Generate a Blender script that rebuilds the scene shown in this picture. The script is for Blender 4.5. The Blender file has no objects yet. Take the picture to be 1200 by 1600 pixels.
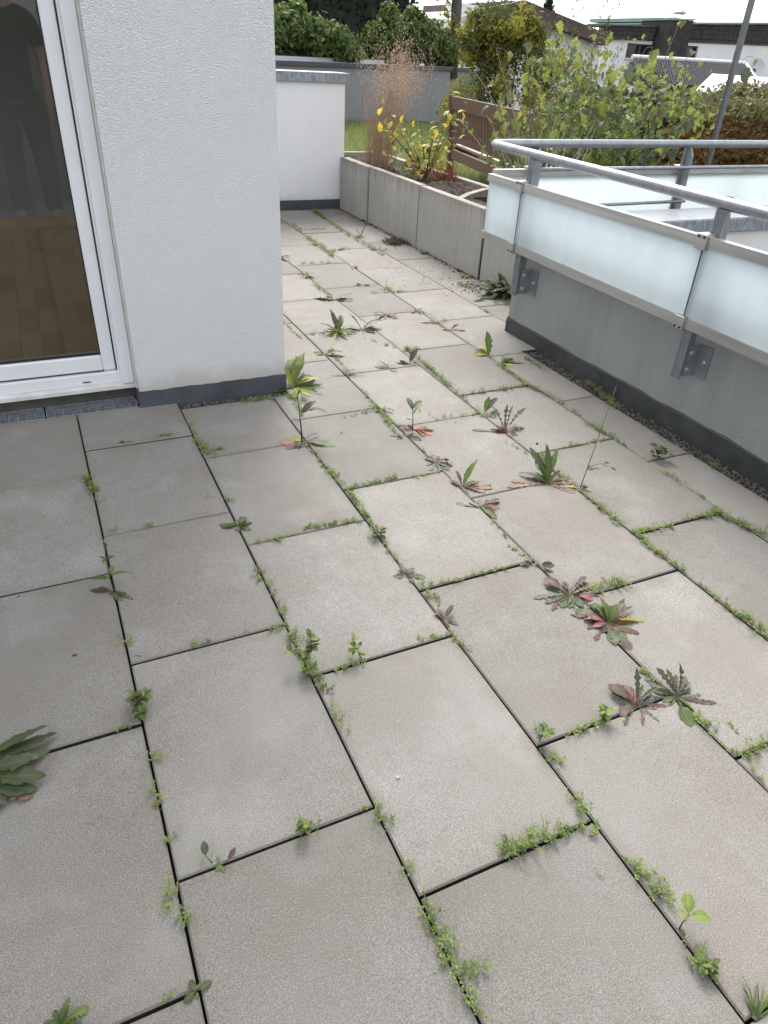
import bpy, bmesh, math, random
import numpy as np
from mathutils import Vector, Matrix, Quaternion

random.seed(7)
rng = np.random.default_rng(7)
R = math.radians
scene = bpy.context.scene
COL = scene.collection

# ------------------------------------------------------------------ camera
cd = bpy.data.cameras.new('camera'); cam = bpy.data.objects.new('camera', cd); COL.objects.link(cam)
cr, cu, cb = (0.908632,-0.414935,0.047079), (0.191363,0.513927,0.836217), (-0.371171,-0.750805,0.546374)
cam.matrix_world = Matrix(((cr[0], cu[0], cb[0], 0), (cr[1], cu[1], cb[1], 0), (cr[2], cu[2], cb[2], 1.325), (0, 0, 0, 1)))
cd.sensor_fit = 'VERTICAL'; cd.sensor_height = 36; cd.sensor_width = 27; cd.lens = 24.7386
cd.clip_start = 0.02; cd.clip_end = 2000
scene.camera = cam

# ------------------------------------------------------------------ sky and sun (bright overcast)
SUN = Vector((0.22, 0.80, 0.95)).normalized()
w = bpy.data.worlds.new('World'); scene.world = w; w.use_nodes = True
nt = w.node_tree; nt.nodes.clear()
sky = nt.nodes.new('ShaderNodeTexSky'); sky.sky_type = 'NISHITA'; sky.sun_disc = False
sky.sun_elevation = math.asin(SUN.z); sky.sun_rotation = math.atan2(SUN.x, SUN.y)
sky.air_density = 1.0; sky.dust_density = 4.0; sky.ozone_density = 1.0
hs = nt.nodes.new('ShaderNodeHueSaturation'); hs.inputs['Saturation'].default_value = 0.14
bg = nt.nodes.new('ShaderNodeBackground'); bg.inputs['Strength'].default_value = 0.15
wo = nt.nodes.new('ShaderNodeOutputWorld')
nt.links.new(sky.outputs[0], hs.inputs['Color']); # thin uneven cloud sheet: only a soft tone in the white
tc = nt.nodes.new('ShaderNodeTexCoord'); cn = nt.nodes.new('ShaderNodeTexNoise'); cn.inputs['Scale'].default_value = 3.2; cn.inputs['Detail'].default_value = 5
cm_ = nt.nodes.new('ShaderNodeMapping'); cm_.inputs['Scale'].default_value = (1, 1, 3.5); nt.links.new(tc.outputs['Generated'], cm_.inputs[0]); nt.links.new(cm_.outputs[0], cn.inputs['Vector'])
cr_ = nt.nodes.new('ShaderNodeValToRGB'); cr_.color_ramp.elements[0].position = .35; cr_.color_ramp.elements[0].color = (.80, .82, .85, 1); cr_.color_ramp.elements[1].position = .68; cr_.color_ramp.elements[1].color = (1.0, 1.0, 1.0, 1); nt.links.new(cn.outputs[0], cr_.inputs[0])
cx_ = nt.nodes.new('ShaderNodeMix'); cx_.data_type = 'RGBA'; cx_.blend_type = 'MULTIPLY'; cx_.inputs[0].default_value = 1.0
cl_ = nt.nodes.new('ShaderNodeMix'); cl_.data_type = 'RGBA'; cl_.inputs[0].default_value = 0.75; cl_.inputs[7].default_value = (1.80, 1.84, 1.90, 1)
nt.links.new(hs.outputs[0], cl_.inputs[6]); nt.links.new(cl_.outputs[2], cx_.inputs[6]); nt.links.new(cr_.outputs[0], cx_.inputs[7]); nt.links.new(cx_.outputs[2], bg.inputs[0]); nt.links.new(bg.outputs[0], wo.inputs[0])
sl = bpy.data.lights.new('sun', 'SUN'); so = bpy.data.objects.new('sun', sl); COL.objects.link(so)
sl.energy = 0.8; sl.angle = R(30); sl.color = (1.0, 0.95, 0.88)
so.rotation_mode = 'QUATERNION'; so.rotation_quaternion = SUN.to_track_quat('Z', 'Y')
so.location = (0, 0, 8)
vs = scene.view_settings
vs.view_transform = 'Standard'; vs.look = 'None'; vs.exposure = 2.56; vs.gamma = 1.0; vs.use_curve_mapping = False

# ------------------------------------------------------------------ materials
MATS = {}
def new_mat(name):
    m = bpy.data.materials.new(name); m.use_nodes = True; MATS[name] = m
    nt = m.node_tree; nt.nodes.clear()
    out = nt.nodes.new('ShaderNodeOutputMaterial'); p = nt.nodes.new('ShaderNodeBsdfPrincipled')
    nt.links.new(p.outputs[0], out.inputs[0])
    geo = nt.nodes.new('ShaderNodeNewGeometry')
    return m, nt, p, out, geo.outputs['Position']
def noise(nt, vec, scale, detail=3, rough=0.55, stretch=None):
    if stretch:
        mp = nt.nodes.new('ShaderNodeMapping'); mp.inputs['Scale'].default_value = stretch
        nt.links.new(vec, mp.inputs[0]); vec = mp.outputs[0]
    n = nt.nodes.new('ShaderNodeTexNoise'); n.inputs['Scale'].default_value = scale
    n.inputs['Detail'].default_value = detail; n.inputs['Roughness'].default_value = rough
    nt.links.new(vec, n.inputs['Vector']); return n.outputs[0]
def ramp(nt, fac, stops):
    r = nt.nodes.new('ShaderNodeValToRGB'); e = r.color_ramp.elements
    while len(e) < len(stops): e.new(0.5)
    for i, (p, c) in enumerate(stops):
        e[i].position = p; e[i].color = (c, c, c, 1) if isinstance(c, (int, float)) else (*c, 1)
    nt.links.new(fac, r.inputs[0]); return r.outputs[0]
def mix(nt, fac, a, b, mode='MIX'):
    m = nt.nodes.new('ShaderNodeMix'); m.data_type = 'RGBA'; m.blend_type = mode
    def put(sock, v):
        if isinstance(v, (int, float)): sock.default_value = v
        elif isinstance(v, tuple): sock.default_value = (*v, 1)
        else: nt.links.new(v, sock)
    put(m.inputs[0], fac); put(m.inputs[6], a); put(m.inputs[7], b); return m.outputs[2]
def bump(nt, p, h, strength, dist):
    b = nt.nodes.new('ShaderNodeBump'); b.inputs['Strength'].default_value = strength; b.inputs['Distance'].default_value = dist
    nt.links.new(h, b.inputs['Height']); nt.links.new(b.outputs[0], p.inputs['Normal'])
def simple(name, c1, c2=None, scale=8, rough=0.7, metal=0.0, bstr=0.0, bscale=60, bdist=0.003, lo=0.35, hi=0.65, stretch=None, detail=4, spec=0.5):
    m, nt, p, out, pos = new_mat(name)
    if c2 is None: p.inputs['Base Color'].default_value = (*c1, 1)
    else:
        f = noise(nt, pos, scale, detail, 0.6, stretch)
        nt.links.new(mix(nt, ramp(nt, f, [(lo, 0.0), (hi, 1.0)]), c1, c2), p.inputs['Base Color'])
    p.inputs['Roughness'].default_value = rough; p.inputs['Metallic'].default_value = metal
    p.inputs['Specular IOR Level'].default_value = spec
    if bstr: bump(nt, p, noise(nt, pos, bscale, 4, 0.6), bstr, bdist)
    return m

# paving slab: fine grit, pits, pale grains, broad brown and grey-green weathering, a tone of its own per slab
def slab_mat():
    m, nt, p, out, pos = new_mat('slab_concrete')
    oi = nt.nodes.new('ShaderNodeObjectInfo')
    add = nt.nodes.new('ShaderNodeVectorMath'); add.operation = 'MULTIPLY_ADD'
    nt.links.new(oi.outputs['Random'], add.inputs[0]); add.inputs[1].default_value = (37.0, 11.0, 5.0); nt.links.new(pos, add.inputs[2])
    big = noise(nt, add.outputs[0], 2.6, 4, 0.6)
    big2 = noise(nt, add.outputs[0], 4.3, 3, 0.55)
    mid = noise(nt, pos, 14, 4, 0.65)
    fine = noise(nt, pos, 440, 2, 0.8)
    fine2 = noise(nt, pos, 230, 3, 0.7)
    c = mix(nt, ramp(nt, big, [(0.30, 0.0), (0.72, 1.0)]), (0.208, 0.200, 0.189), (0.178, 0.163, 0.145))
    c = mix(nt, ramp(nt, big2, [(0.52, 0.0), (0.74, 0.75)]), c, (0.240, 0.231, 0.219))
    c = mix(nt, ramp(nt, mid, [(0.52, 0.0), (0.80, 0.45)]), c, (0.150, 0.130, 0.104))
    tone = nt.nodes.new('ShaderNodeMapRange'); tone.inputs[3].default_value = 0.85; tone.inputs[4].default_value = 1.13
    nt.links.new(oi.outputs['Random'], tone.inputs[0])
    comb = nt.nodes.new('ShaderNodeCombineColor')
    for i in range(3): nt.links.new(tone.outputs[0], comb.inputs[i])
    c = mix(nt, 1.0, c, comb.outputs[0], 'MULTIPLY')
    c = mix(nt, ramp(nt, fine, [(0.35, 0.0), (0.66, 1.0)]), mix(nt, 1.0, c, (0.62, 0.615, 0.605), 'MULTIPLY'), mix(nt, 1.0, c, (1.38, 1.38, 1.375), 'MULTIPLY'))
    c = mix(nt, ramp(nt, fine2, [(0.58, 0.0), (0.67, 0.55)]), c, (0.095, 0.086, 0.074))
    v = nt.nodes.new('ShaderNodeTexVoronoi'); v.inputs['Scale'].default_value = 240; nt.links.new(pos, v.inputs[0])
    c = mix(nt, ramp(nt, v.outputs['Distance'], [(0.09, 0.8), (0.17, 0.0)]), c, (0.50, 0.49, 0.47))
    # dirt and a breath of algae creeping in from the joints, broken up by noise
    tcd = nt.nodes.new('ShaderNodeTexCoord'); sx = nt.nodes.new('ShaderNodeSeparateXYZ'); nt.links.new(tcd.outputs['Generated'], sx.inputs[0])
    ds_ = []
    for k in (0, 1):
        s1 = nt.nodes.new('ShaderNodeMath'); s1.operation = 'SUBTRACT'; nt.links.new(sx.outputs[k], s1.inputs[0]); s1.inputs[1].default_value = .5
        s2 = nt.nodes.new('ShaderNodeMath'); s2.operation = 'ABSOLUTE'; nt.links.new(s1.outputs[0], s2.inputs[0]); ds_.append(s2)
    mx = nt.nodes.new('ShaderNodeMath'); mx.operation = 'MAXIMUM'; nt.links.new(ds_[0].outputs[0], mx.inputs[0]); nt.links.new(ds_[1].outputs[0], mx.inputs[1])
    jn = nt.nodes.new('ShaderNodeMath'); jn.operation = 'MULTIPLY_ADD'; nt.links.new(noise(nt, add.outputs[0], 9, 4, 0.65), jn.inputs[0]); jn.inputs[1].default_value = .30; nt.links.new(mx.outputs[0], jn.inputs[2])
    c = mix(nt, ramp(nt, jn.outputs[0], [(0.57, 0.0), (0.71, 0.38)]), c, mix(nt, ramp(nt, big2, [(0.4, 0.0), (0.6, 1.0)]), (0.135, 0.115, 0.090), (0.122, 0.120, 0.092)))
    nt.links.new(c, p.inputs['Base Color'])
    p.inputs['Roughness'].default_value = 0.85; p.inputs['Specular IOR Level'].default_value = 0.3
    bump(nt, p, fine, 0.5, 0.0012)
slab_mat()

def plaster_mat(name, c1, c2, sc=75, strength=1.0, dist=0.006):
    m, nt, p, out, pos = new_mat(name)
    f = noise(nt, pos, 1.3, 4, 0.6)
    sepz = nt.nodes.new('ShaderNodeSeparateXYZ'); nt.links.new(pos, sepz.inputs[0])
    c = mix(nt, ramp(nt, f, [(0.35, 0.0), (0.7, 1.0)]), c1, c2)
    # splash dirt along the foot of the render
    zz = nt.nodes.new('ShaderNodeMath'); zz.operation = 'MULTIPLY_ADD'; nt.links.new(noise(nt, pos, 9, 3), zz.inputs[0]); zz.inputs[1].default_value = -0.16; nt.links.new(sepz.outputs[2], zz.inputs[2])
    c = mix(nt, ramp(nt, zz.outputs[0], [(0.0, 0.45), (0.07, 0.0)]), c, (0.50, 0.45, 0.38))
    nt.links.new(c, p.inputs['Base Color'])
    p.inputs['Roughness'].default_value = 0.9; p.inputs['Specular IOR Level'].default_value = 0.2
    f1 = noise(nt, pos, sc, 2, 0.5); f2 = noise(nt, pos, sc * 2.3, 2, 0.6)
    ad = nt.nodes.new('ShaderNodeMath'); ad.operation = 'MULTIPLY_ADD'; nt.links.new(f2, ad.inputs[0]); ad.inputs[1].default_value = .35; nt.links.new(f1, ad.inputs[2])
    bump(nt, p, ramp(nt, ad.outputs[0], [(0.50, 0.0), (0.86, 1.0)]), strength, dist)
plaster_mat('white_render', (0.87, 0.875, 0.885), (0.83, 0.835, 0.85), 185, 1.0, 0.0064)
plaster_mat('white_render_fine', (0.84, 0.85, 0.875), (0.80, 0.81, 0.835), 170, 0.8, 0.003)
plaster_mat('white_house_render', (0.66, 0.66, 0.66), (0.60, 0.60, 0.61), 20, 0.2, 0.003)

def concrete_mat(name, c1, c2, streak, sc=3.0, streakcol=(0.16, 0.14, 0.11), topdirt=None, bands=16):
    m, nt, p, out, pos = new_mat(name)
    c = mix(nt, ramp(nt, noise(nt, pos, sc, 5, 0.65), [(0.32, 0.0), (0.68, 1.0)]), c1, c2)
    st = noise(nt, pos, 1.0, 4, 0.6, (bands, bands, 0.9))
    c = mix(nt, ramp(nt, st, [(0.46, 0.0), (0.72, streak)]), c, streakcol)
    st2 = noise(nt, pos, 1.0, 3, 0.6, (bands * 2.1, bands * 2.1, 2.4))
    c = mix(nt, ramp(nt, st2, [(0.55, 0.0), (0.75, streak * 0.8)]), c, tuple(min(1, x * 1.25) for x in c1))
    v = nt.nodes.new('ShaderNodeTexVoronoi'); v.inputs['Scale'].default_value = 26; nt.links.new(pos, v.inputs[0])
    c = mix(nt, ramp(nt, v.outputs['Distance'], [(0.07, 0.7), (0.11, 0.0)]), c, (0.11, 0.10, 0.09))
    if topdirt:
        z0, z1, col = topdirt
        sp = nt.nodes.new('ShaderNodeSeparateXYZ'); nt.links.new(pos, sp.inputs[0])
        mm = nt.nodes.new('ShaderNodeMath'); mm.operation = 'MULTIPLY_ADD'; nt.links.new(st, mm.inputs[0]); mm.inputs[1].default_value = 0.32; nt.links.new(sp.outputs[2], mm.inputs[2])
        mr = nt.nodes.new('ShaderNodeMapRange'); mr.inputs[1].default_value = z0; mr.inputs[2].default_value = z1; nt.links.new(mm.outputs[0], mr.inputs[0])
        c = mix(nt, mr.outputs[0], c, col)
    g = noise(nt, pos, 180, 2, 0.6)
    c = mix(nt, ramp(nt, g, [(0.3, 0.0), (0.7, 0.25)]), c, tuple(x * 1.3 for x in c1))
    nt.links.new(c, p.inputs['Base Color']); p.inputs['Roughness'].default_value = 0.85
    p.inputs['Specular IOR Level'].default_value = 0.3
    bump(nt, p, noise(nt, pos, 90, 4, 0.6), 0.35, 0.002)
concrete_mat('planter_concrete', (0.375, 0.365, 0.345), (0.305, 0.295, 0.275), 0.40, 2.2, (0.21, 0.198, 0.172), (0.54, 0.70, (0.19, 0.155, 0.115)), 21)
concrete_mat('balustrade_concrete', (0.250, 0.262, 0.260), (0.215, 0.228, 0.226), 0.40, 2.0, (0.155, 0.170, 0.166), None, 9)
concrete_mat('retaining_concrete', (0.235, 0.24, 0.245), (0.195, 0.20, 0.205), 0.45, 1.2, (0.16, 0.16, 0.16), None, 1.4)

simple('bitumen', (0.045, 0.052, 0.062), (0.065, 0.073, 0.085), 9, 0.75, 0, 0.5, 40, 0.006)
simple('bitumen_green', (0.030, 0.033, 0.034), (0.050, 0.054, 0.056), 9, 0.8, 0, 0.6, 30, 0.008)
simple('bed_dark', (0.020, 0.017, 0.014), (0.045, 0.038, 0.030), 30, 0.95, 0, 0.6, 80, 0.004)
simple('soil', (0.022, 0.015, 0.010), (0.055, 0.038, 0.026), 40, 0.95, 0, 1.0, 60, 0.01)
simple('pebble', (0.030, 0.026, 0.021), (0.20, 0.178, 0.15), 75, 0.9, 0, 0, lo=0.38, hi=0.76, detail=1)
simple('door_white', (0.66, 0.675, 0.70), (0.62, 0.635, 0.66), 4, 0.35)
simple('door_sill_alu', (0.60, 0.61, 0.60), (0.50, 0.50, 0.48), 14, 0.45)
simple('seal_cream', (0.60, 0.59, 0.55), (0.50, 0.48, 0.43), 20, 0.8)
simple('gasket', (0.012, 0.012, 0.013), rough=0.5)
simple('black_gap', (0.008, 0.008, 0.008), rough=0.9)
simple('footing_grey', (0.10, 0.095, 0.085), (0.07, 0.065, 0.058), 18, 0.9, 0, 0.4)
simple('galv', (0.30, 0.318, 0.338), (0.215, 0.232, 0.252), 22, 0.42, 0.75, 0.15, 60, 0.001, lo=0.3, hi=0.7)
simple('galv_post', (0.29, 0.31, 0.325), (0.21, 0.23, 0.245), 26, 0.5, 0.6, 0.15, 70, 0.001, lo=0.3, hi=0.7)
simple('galv_sheet', (0.30, 0.34, 0.37), (0.18, 0.21, 0.235), 75, 0.5, 0.55, 0.0, lo=0.40, hi=0.60, stretch=(1, 1, 0.35), detail=2)
simple('steel', (0.47, 0.465, 0.46), (0.36, 0.355, 0.35), 6, 0.38, 0.85, 0.0, stretch=(1, 0.3, 6))
simple('grate_steel', (0.36, 0.39, 0.42), (0.24, 0.265, 0.29), 30, 0.5, 0.4)
simple('bolt', (0.62, 0.62, 0.62), rough=0.3, metal=0.9)
simple('coping_dark', (0.050, 0.056, 0.066), (0.065, 0.072, 0.082), 5, 0.5, 0.2)
simple('coping_light', (0.42, 0.44, 0.47), (0.36, 0.38, 0.41), 5, 0.45, 0.3)
simple('bench_wood', (0.125, 0.066, 0.040), (0.082, 0.044, 0.028), 6, 0.65, 0, 0.25, 90, 0.001, stretch=(3, 3, 30))
simple('bench_wood_sunlit', (0.42, 0.33, 0.28), (0.32, 0.23, 0.19), 8, 0.55, stretch=(8, 8, 8))  # paler copy of the bench wood, sunlight on seat and armrests put into the colour
simple('parquet', (0.68, 0.49, 0.29), (0.58, 0.41, 0.235), 16, 0.45, stretch=(1, 6, 1))
simple('parquet_dark', (0.60, 0.425, 0.245), (0.51, 0.355, 0.20), 16, 0.45, stretch=(1, 6, 1))
simple('room_wall', (0.27, 0.275, 0.28), rough=0.9)
simple('skirting', (0.40, 0.26, 0.14), rough=0.5)
simple('roof_tile', (0.040, 0.035, 0.037), (0.058, 0.050, 0.050), 3, 0.9, spec=0.1)
simple('roof_tile_grey', (0.040, 0.041, 0.046), (0.027, 0.028, 0.032), 4, 0.85, spec=0.2)
simple('fascia_brown', (0.072, 0.048, 0.038), (0.055, 0.037, 0.030), 2, 0.7)
simple('copper_green', (0.20, 0.29, 0.25), (0.16, 0.24, 0.21), 3, 0.6)
simple('window_dark', (0.018, 0.020, 0.022), rough=0.12)
simple('shutter_wood', (0.10, 0.065, 0.045), rough=0.6)
simple('blue_dark', (0.030, 0.034, 0.055), rough=0.6)
simple('awning_white', (0.80, 0.78, 0.75), rough=0.5)
simple('dish_grey', (0.55, 0.56, 0.57), rough=0.4)
simple('bark', (0.115, 0.10, 0.085), (0.065, 0.056, 0.048), 14, 0.9, 0, 0.6, 20, 0.02, stretch=(3, 3, 0.6))
simple('twig', (0.16, 0.12, 0.09), (0.10, 0.075, 0.055), 30, 0.8)
simple('twig_pale', (0.30, 0.255, 0.215), (0.21, 0.17, 0.14), 30, 0.8)
simple('dry_grass', (0.44, 0.31, 0.21), (0.27, 0.185, 0.125), 9, 0.8)
simple('dry_plume', (0.62, 0.47, 0.36), (0.50, 0.36, 0.27), 12, 0.85)
simple('lawn_ground', (0.040, 0.055, 0.020), (0.06, 0.068, 0.028), 6, 0.95)
simple('earth', (0.05, 0.055, 0.03), (0.07, 0.065, 0.045), 0.3, 0.95)
simple('log_brown', (0.13, 0.09, 0.065), (0.07, 0.05, 0.04), 30, 0.9)
simple('shirt', (0.020, 0.028, 0.018), rough=0.9)
simple('trousers', (0.060, 0.060, 0.055), rough=0.9)
simple('skin', (0.50, 0.30, 0.22), rough=0.5)
simple('hair', (0.03, 0.02, 0.015), rough=0.6)
simple('shoe', (0.16, 0.16, 0.16), rough=0.7)
simple('glove_black', (0.012, 0.012, 0.012), rough=0.7)
simple('chip_white', (0.36, 0.35, 0.34), rough=0.8)
simple('chip_dark', (0.02, 0.02, 0.03), rough=0.6)
simple('moss', (0.07, 0.10, 0.025), (0.045, 0.06, 0.02), 60, 0.95, 0, 0.8, 120, 0.006)

def leaf_mat(name, c1, c2, trans=0.35, sc=28, rough=0.5, c3=None, rib=None):
    m, nt, p, out, pos = new_mat(name)
    f = noise(nt, pos, sc, 3, 0.6)
    c = mix(nt, ramp(nt, f, [(0.35, 0.0), (0.65, 1.0)]), c1, c2)
    if c3: c = mix(nt, ramp(nt, noise(nt, pos, sc * 0.45, 2, 0.6), [(0.50, 0.0), (0.66, 1.0)]), c, c3)
    at = nt.nodes.new('ShaderNodeAttribute'); at.attribute_name = 'rib'
    rc = tuple(min(.7, x * 1.5 + .05) for x in c2) if rib is None else rib
    c = mix(nt, ramp(nt, at.outputs['Fac'], [(0.86, 0.0), (0.99, 0.40)]), c, rc)
    nt.links.new(c, p.inputs['Base Color']); p.inputs['Roughness'].default_value = rough
    p.inputs['Specular IOR Level'].default_value = 0.35
    t = nt.nodes.new('ShaderNodeBsdfTranslucent'); nt.links.new(c, t.inputs[0])
    ms = nt.nodes.new('ShaderNodeMixShader'); ms.inputs[0].default_value = trans
    nt.links.new(p.outputs[0], ms.inputs[1]); nt.links.new(t.outputs[0], ms.inputs[2]); nt.links.new(ms.outputs[0], out.inputs[0])
    bump(nt, p, noise(nt, pos, 160, 2, 0.6), 0.4, 0.002)
leaf_mat('leaf_green', (0.072, 0.108, 0.028), (0.105, 0.142, 0.042), c3=(0.085, 0.085, 0.035))
leaf_mat('leaf_bright', (0.105, 0.160, 0.032), (0.145, 0.195, 0.048), c3=(0.085, 0.115, 0.035))
leaf_mat('leaf_dark', (0.045, 0.064, 0.028), (0.065, 0.086, 0.036), 0.2, c3=(0.062, 0.050, 0.034))
leaf_mat('leaf_grey', (0.105, 0.125, 0.075), (0.085, 0.09, 0.065), 0.2)
leaf_mat('leaf_lime', (0.18, 0.25, 0.055), (0.225, 0.285, 0.085))
leaf_mat('leaf_red', (0.125, 0.052, 0.048), (0.085, 0.042, 0.038), 0.25, c3=(0.10, 0.085, 0.045))
leaf_mat('leaf_purple', (0.082, 0.047, 0.050), (0.062, 0.046, 0.043), 0.2, c3=(0.066, 0.064, 0.040))
leaf_mat('leaf_pink', (0.34, 0.15, 0.14), (0.22, 0.085, 0.085), 0.3, c3=(0.12, 0.065, 0.055))
leaf_mat('leaf_magenta', (0.20, 0.042, 0.070), (0.13, 0.036, 0.052), 0.25)
leaf_mat('leaf_orange', (0.38, 0.13, 0.06), (0.27, 0.08, 0.05), 0.3)
leaf_mat('leaf_brown', (0.14, 0.085, 0.055), (0.20, 0.14, 0.095), 0.15)
leaf_mat('leaf_yellow', (0.62, 0.44, 0.07), (0.50, 0.40, 0.08), 0.45)
leaf_mat('leaf_yellowgreen', (0.32, 0.34, 0.055), (0.24, 0.29, 0.05), 0.4)
leaf_mat('leaf_hazel', (0.115, 0.158, 0.046), (0.17, 0.205, 0.060), 0.4, 18, 0.55, (0.075, 0.095, 0.040))
leaf_mat('leaf_hazel_yellow', (0.26, 0.29, 0.060), (0.19, 0.235, 0.055), 0.45, 18)
leaf_mat('leaf_hazel_grey', (0.115, 0.145, 0.095), (0.085, 0.115, 0.070), 0.25, 18)
leaf_mat('ivy', (0.095, 0.150, 0.036), (0.165, 0.220, 0.058), 0.4, 5, 0.5, (0.05, 0.09, 0.025))
leaf_mat('conifer', (0.010, 0.017, 0.009), (0.017, 0.026, 0.012), 0.05, 4, 0.7)
leaf_mat('yellow_bush', (0.36, 0.32, 0.055), (0.25, 0.245, 0.05), 0.5, 3, 0.55, (0.10, 0.12, 0.03))
leaf_mat('olive_bush', (0.085, 0.105, 0.028), (0.12, 0.135, 0.04), 0.4, 3, 0.55)
leaf_mat('dark_bush', (0.030, 0.046, 0.018), (0.050, 0.066, 0.026), 0.25, 3, 0.55)
leaf_mat('rust_hedge', (0.23, 0.105, 0.030), (0.11, 0.072, 0.028), 0.3, 4, 0.6, (0.045, 0.045, 0.018))
leaf_mat('hedge_top', (0.115, 0.125, 0.045), (0.16, 0.15, 0.06), 0.3, 4, 0.6)
leaf_mat('grass_blade', (0.165, 0.215, 0.065), (0.26, 0.295, 0.115), 0.5, 9)
leaf_mat('weed_green', (0.175, 0.245, 0.062), (0.265, 0.330, 0.115), 0.35, 40, 0.55, (0.10, 0.14, 0.035))

# frosted balustrade glass: light comes through diffused, faint gloss on the face
m, nt, p, out, pos = new_mat('frosted_glass')
nt.nodes.remove(p)
gn_ = ramp(nt, noise(nt, pos, 1.0, 4, 0.6, (7, 7, 1.6)), [(0.30, 0.90), (0.70, 1.0)])
tr = nt.nodes.new('ShaderNodeBsdfTranslucent'); tr.inputs[0].default_value = (0.78, 0.90, 0.945, 1)
df = nt.nodes.new('ShaderNodeBsdfDiffuse'); df.inputs[0].default_value = (0.67, 0.775, 0.825, 1)
nt.links.new(mix(nt, 1.0, (0.72, 0.80, 0.83), gn_, 'MULTIPLY'), tr.inputs[0]); nt.links.new(mix(nt, 1.0, (0.56, 0.63, 0.66), gn_, 'MULTIPLY'), df.inputs[0])
a = nt.nodes.new('ShaderNodeMixShader'); a.inputs[0].default_value = 0.42
gl = nt.nodes.new('ShaderNodeBsdfGlossy'); gl.inputs['Roughness'].default_value = 0.22
fr = nt.nodes.new('ShaderNodeFresnel'); fr.inputs[0].default_value = 1.45
b = nt.nodes.new('ShaderNodeMixShader')
nt.links.new(tr.outputs[0], a.inputs[1]); nt.links.new(df.outputs[0], a.inputs[2])
lwt = nt.nodes.new('ShaderNodeLayerWeight'); lwt.inputs[0].default_value = 0.25
mm = nt.nodes.new('ShaderNodeMath'); mm.operation = 'MULTIPLY'; mm.inputs[1].default_value = 0.35; nt.links.new(lwt.outputs['Facing'], mm.inputs[0])
nt.links.new(mm.outputs[0], b.inputs[0]); nt.links.new(a.outputs[0], b.inputs[1]); nt.links.new(gl.outputs[0], b.inputs[2])
nt.links.new(b.outputs[0], out.inputs[0])
# clear rear face and greenish edges of the frosted panes
m, nt, p, out, pos = new_mat('glass_back')
nt.nodes.remove(p)
tp = nt.nodes.new('ShaderNodeBsdfTransparent'); tp.inputs[0].default_value = (0.95, 0.98, 0.97, 1); nt.links.new(tp.outputs[0], out.inputs[0])
simple('glass_edge', (0.12, 0.20, 0.18), rough=0.2)
# clear door glass: thin pane, transmits and mirrors by fresnel
m, nt, p, out, pos = new_mat('door_glass')
nt.nodes.remove(p)
tp = nt.nodes.new('ShaderNodeBsdfTransparent'); tp.inputs[0].default_value = (0.92, 0.93, 0.91, 1)
gl = nt.nodes.new('ShaderNodeBsdfGlossy'); gl.inputs['Roughness'].default_value = 0.0
fr = nt.nodes.new('ShaderNodeFresnel'); fr.inputs[0].default_value = 1.42
b = nt.nodes.new('ShaderNodeMixShader')
nt.links.new(fr.outputs[0], b.inputs[0]); nt.links.new(tp.outputs[0], b.inputs[1]); nt.links.new(gl.outputs[0], b.inputs[2])
nt.links.new(b.outputs[0], out.inputs[0])

# ------------------------------------------------------------------ building helpers
def tag(o, label=None, cat=None, group=None, kind=None):
    if label: o['label'] = label
    if cat: o['category'] = cat
    if group: o['group'] = group
    if kind: o['kind'] = kind
    return o
def thing(name, loc, label, cat, group=None):
    o = bpy.data.objects.new(name, None); COL.objects.link(o); o.location = loc; o.empty_display_size = 0.05
    return tag(o, label, cat, group)
WL = {}
def wloc(o):
    v = Vector((0, 0, 0))
    while o is not None: v += Vector(o.location); o = o.parent
    return v
def link_mesh(name, me, mat, parent=None, smooth=False):
    me.materials.append(MATS[mat] if isinstance(mat, str) else mat)
    o = bpy.data.objects.new(name, me); COL.objects.link(o)
    if parent is not None: o.parent = parent
    if smooth: me.polygons.foreach_set('use_smooth', [True] * len(me.polygons))
    return o
def raw(name, V, F, mat, parent=None, smooth=False):
    """mesh object from world-space vertices; origin at its parent (or at its own foot when it stands alone)"""
    V = np.asarray(V, float).reshape(-1, 3)
    if parent is not None: off = np.array(wloc(parent))
    else: off = np.array([V[:, 0].mean(), V[:, 1].mean(), V[:, 2].min()])
    me = bpy.data.meshes.new(name); me.from_pydata((V - off).tolist(), [], F if isinstance(F, list) else F.tolist()); me.update()
    o = link_mesh(name, me, mat, parent, smooth)
    if parent is None: o.location = off
    return o
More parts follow.
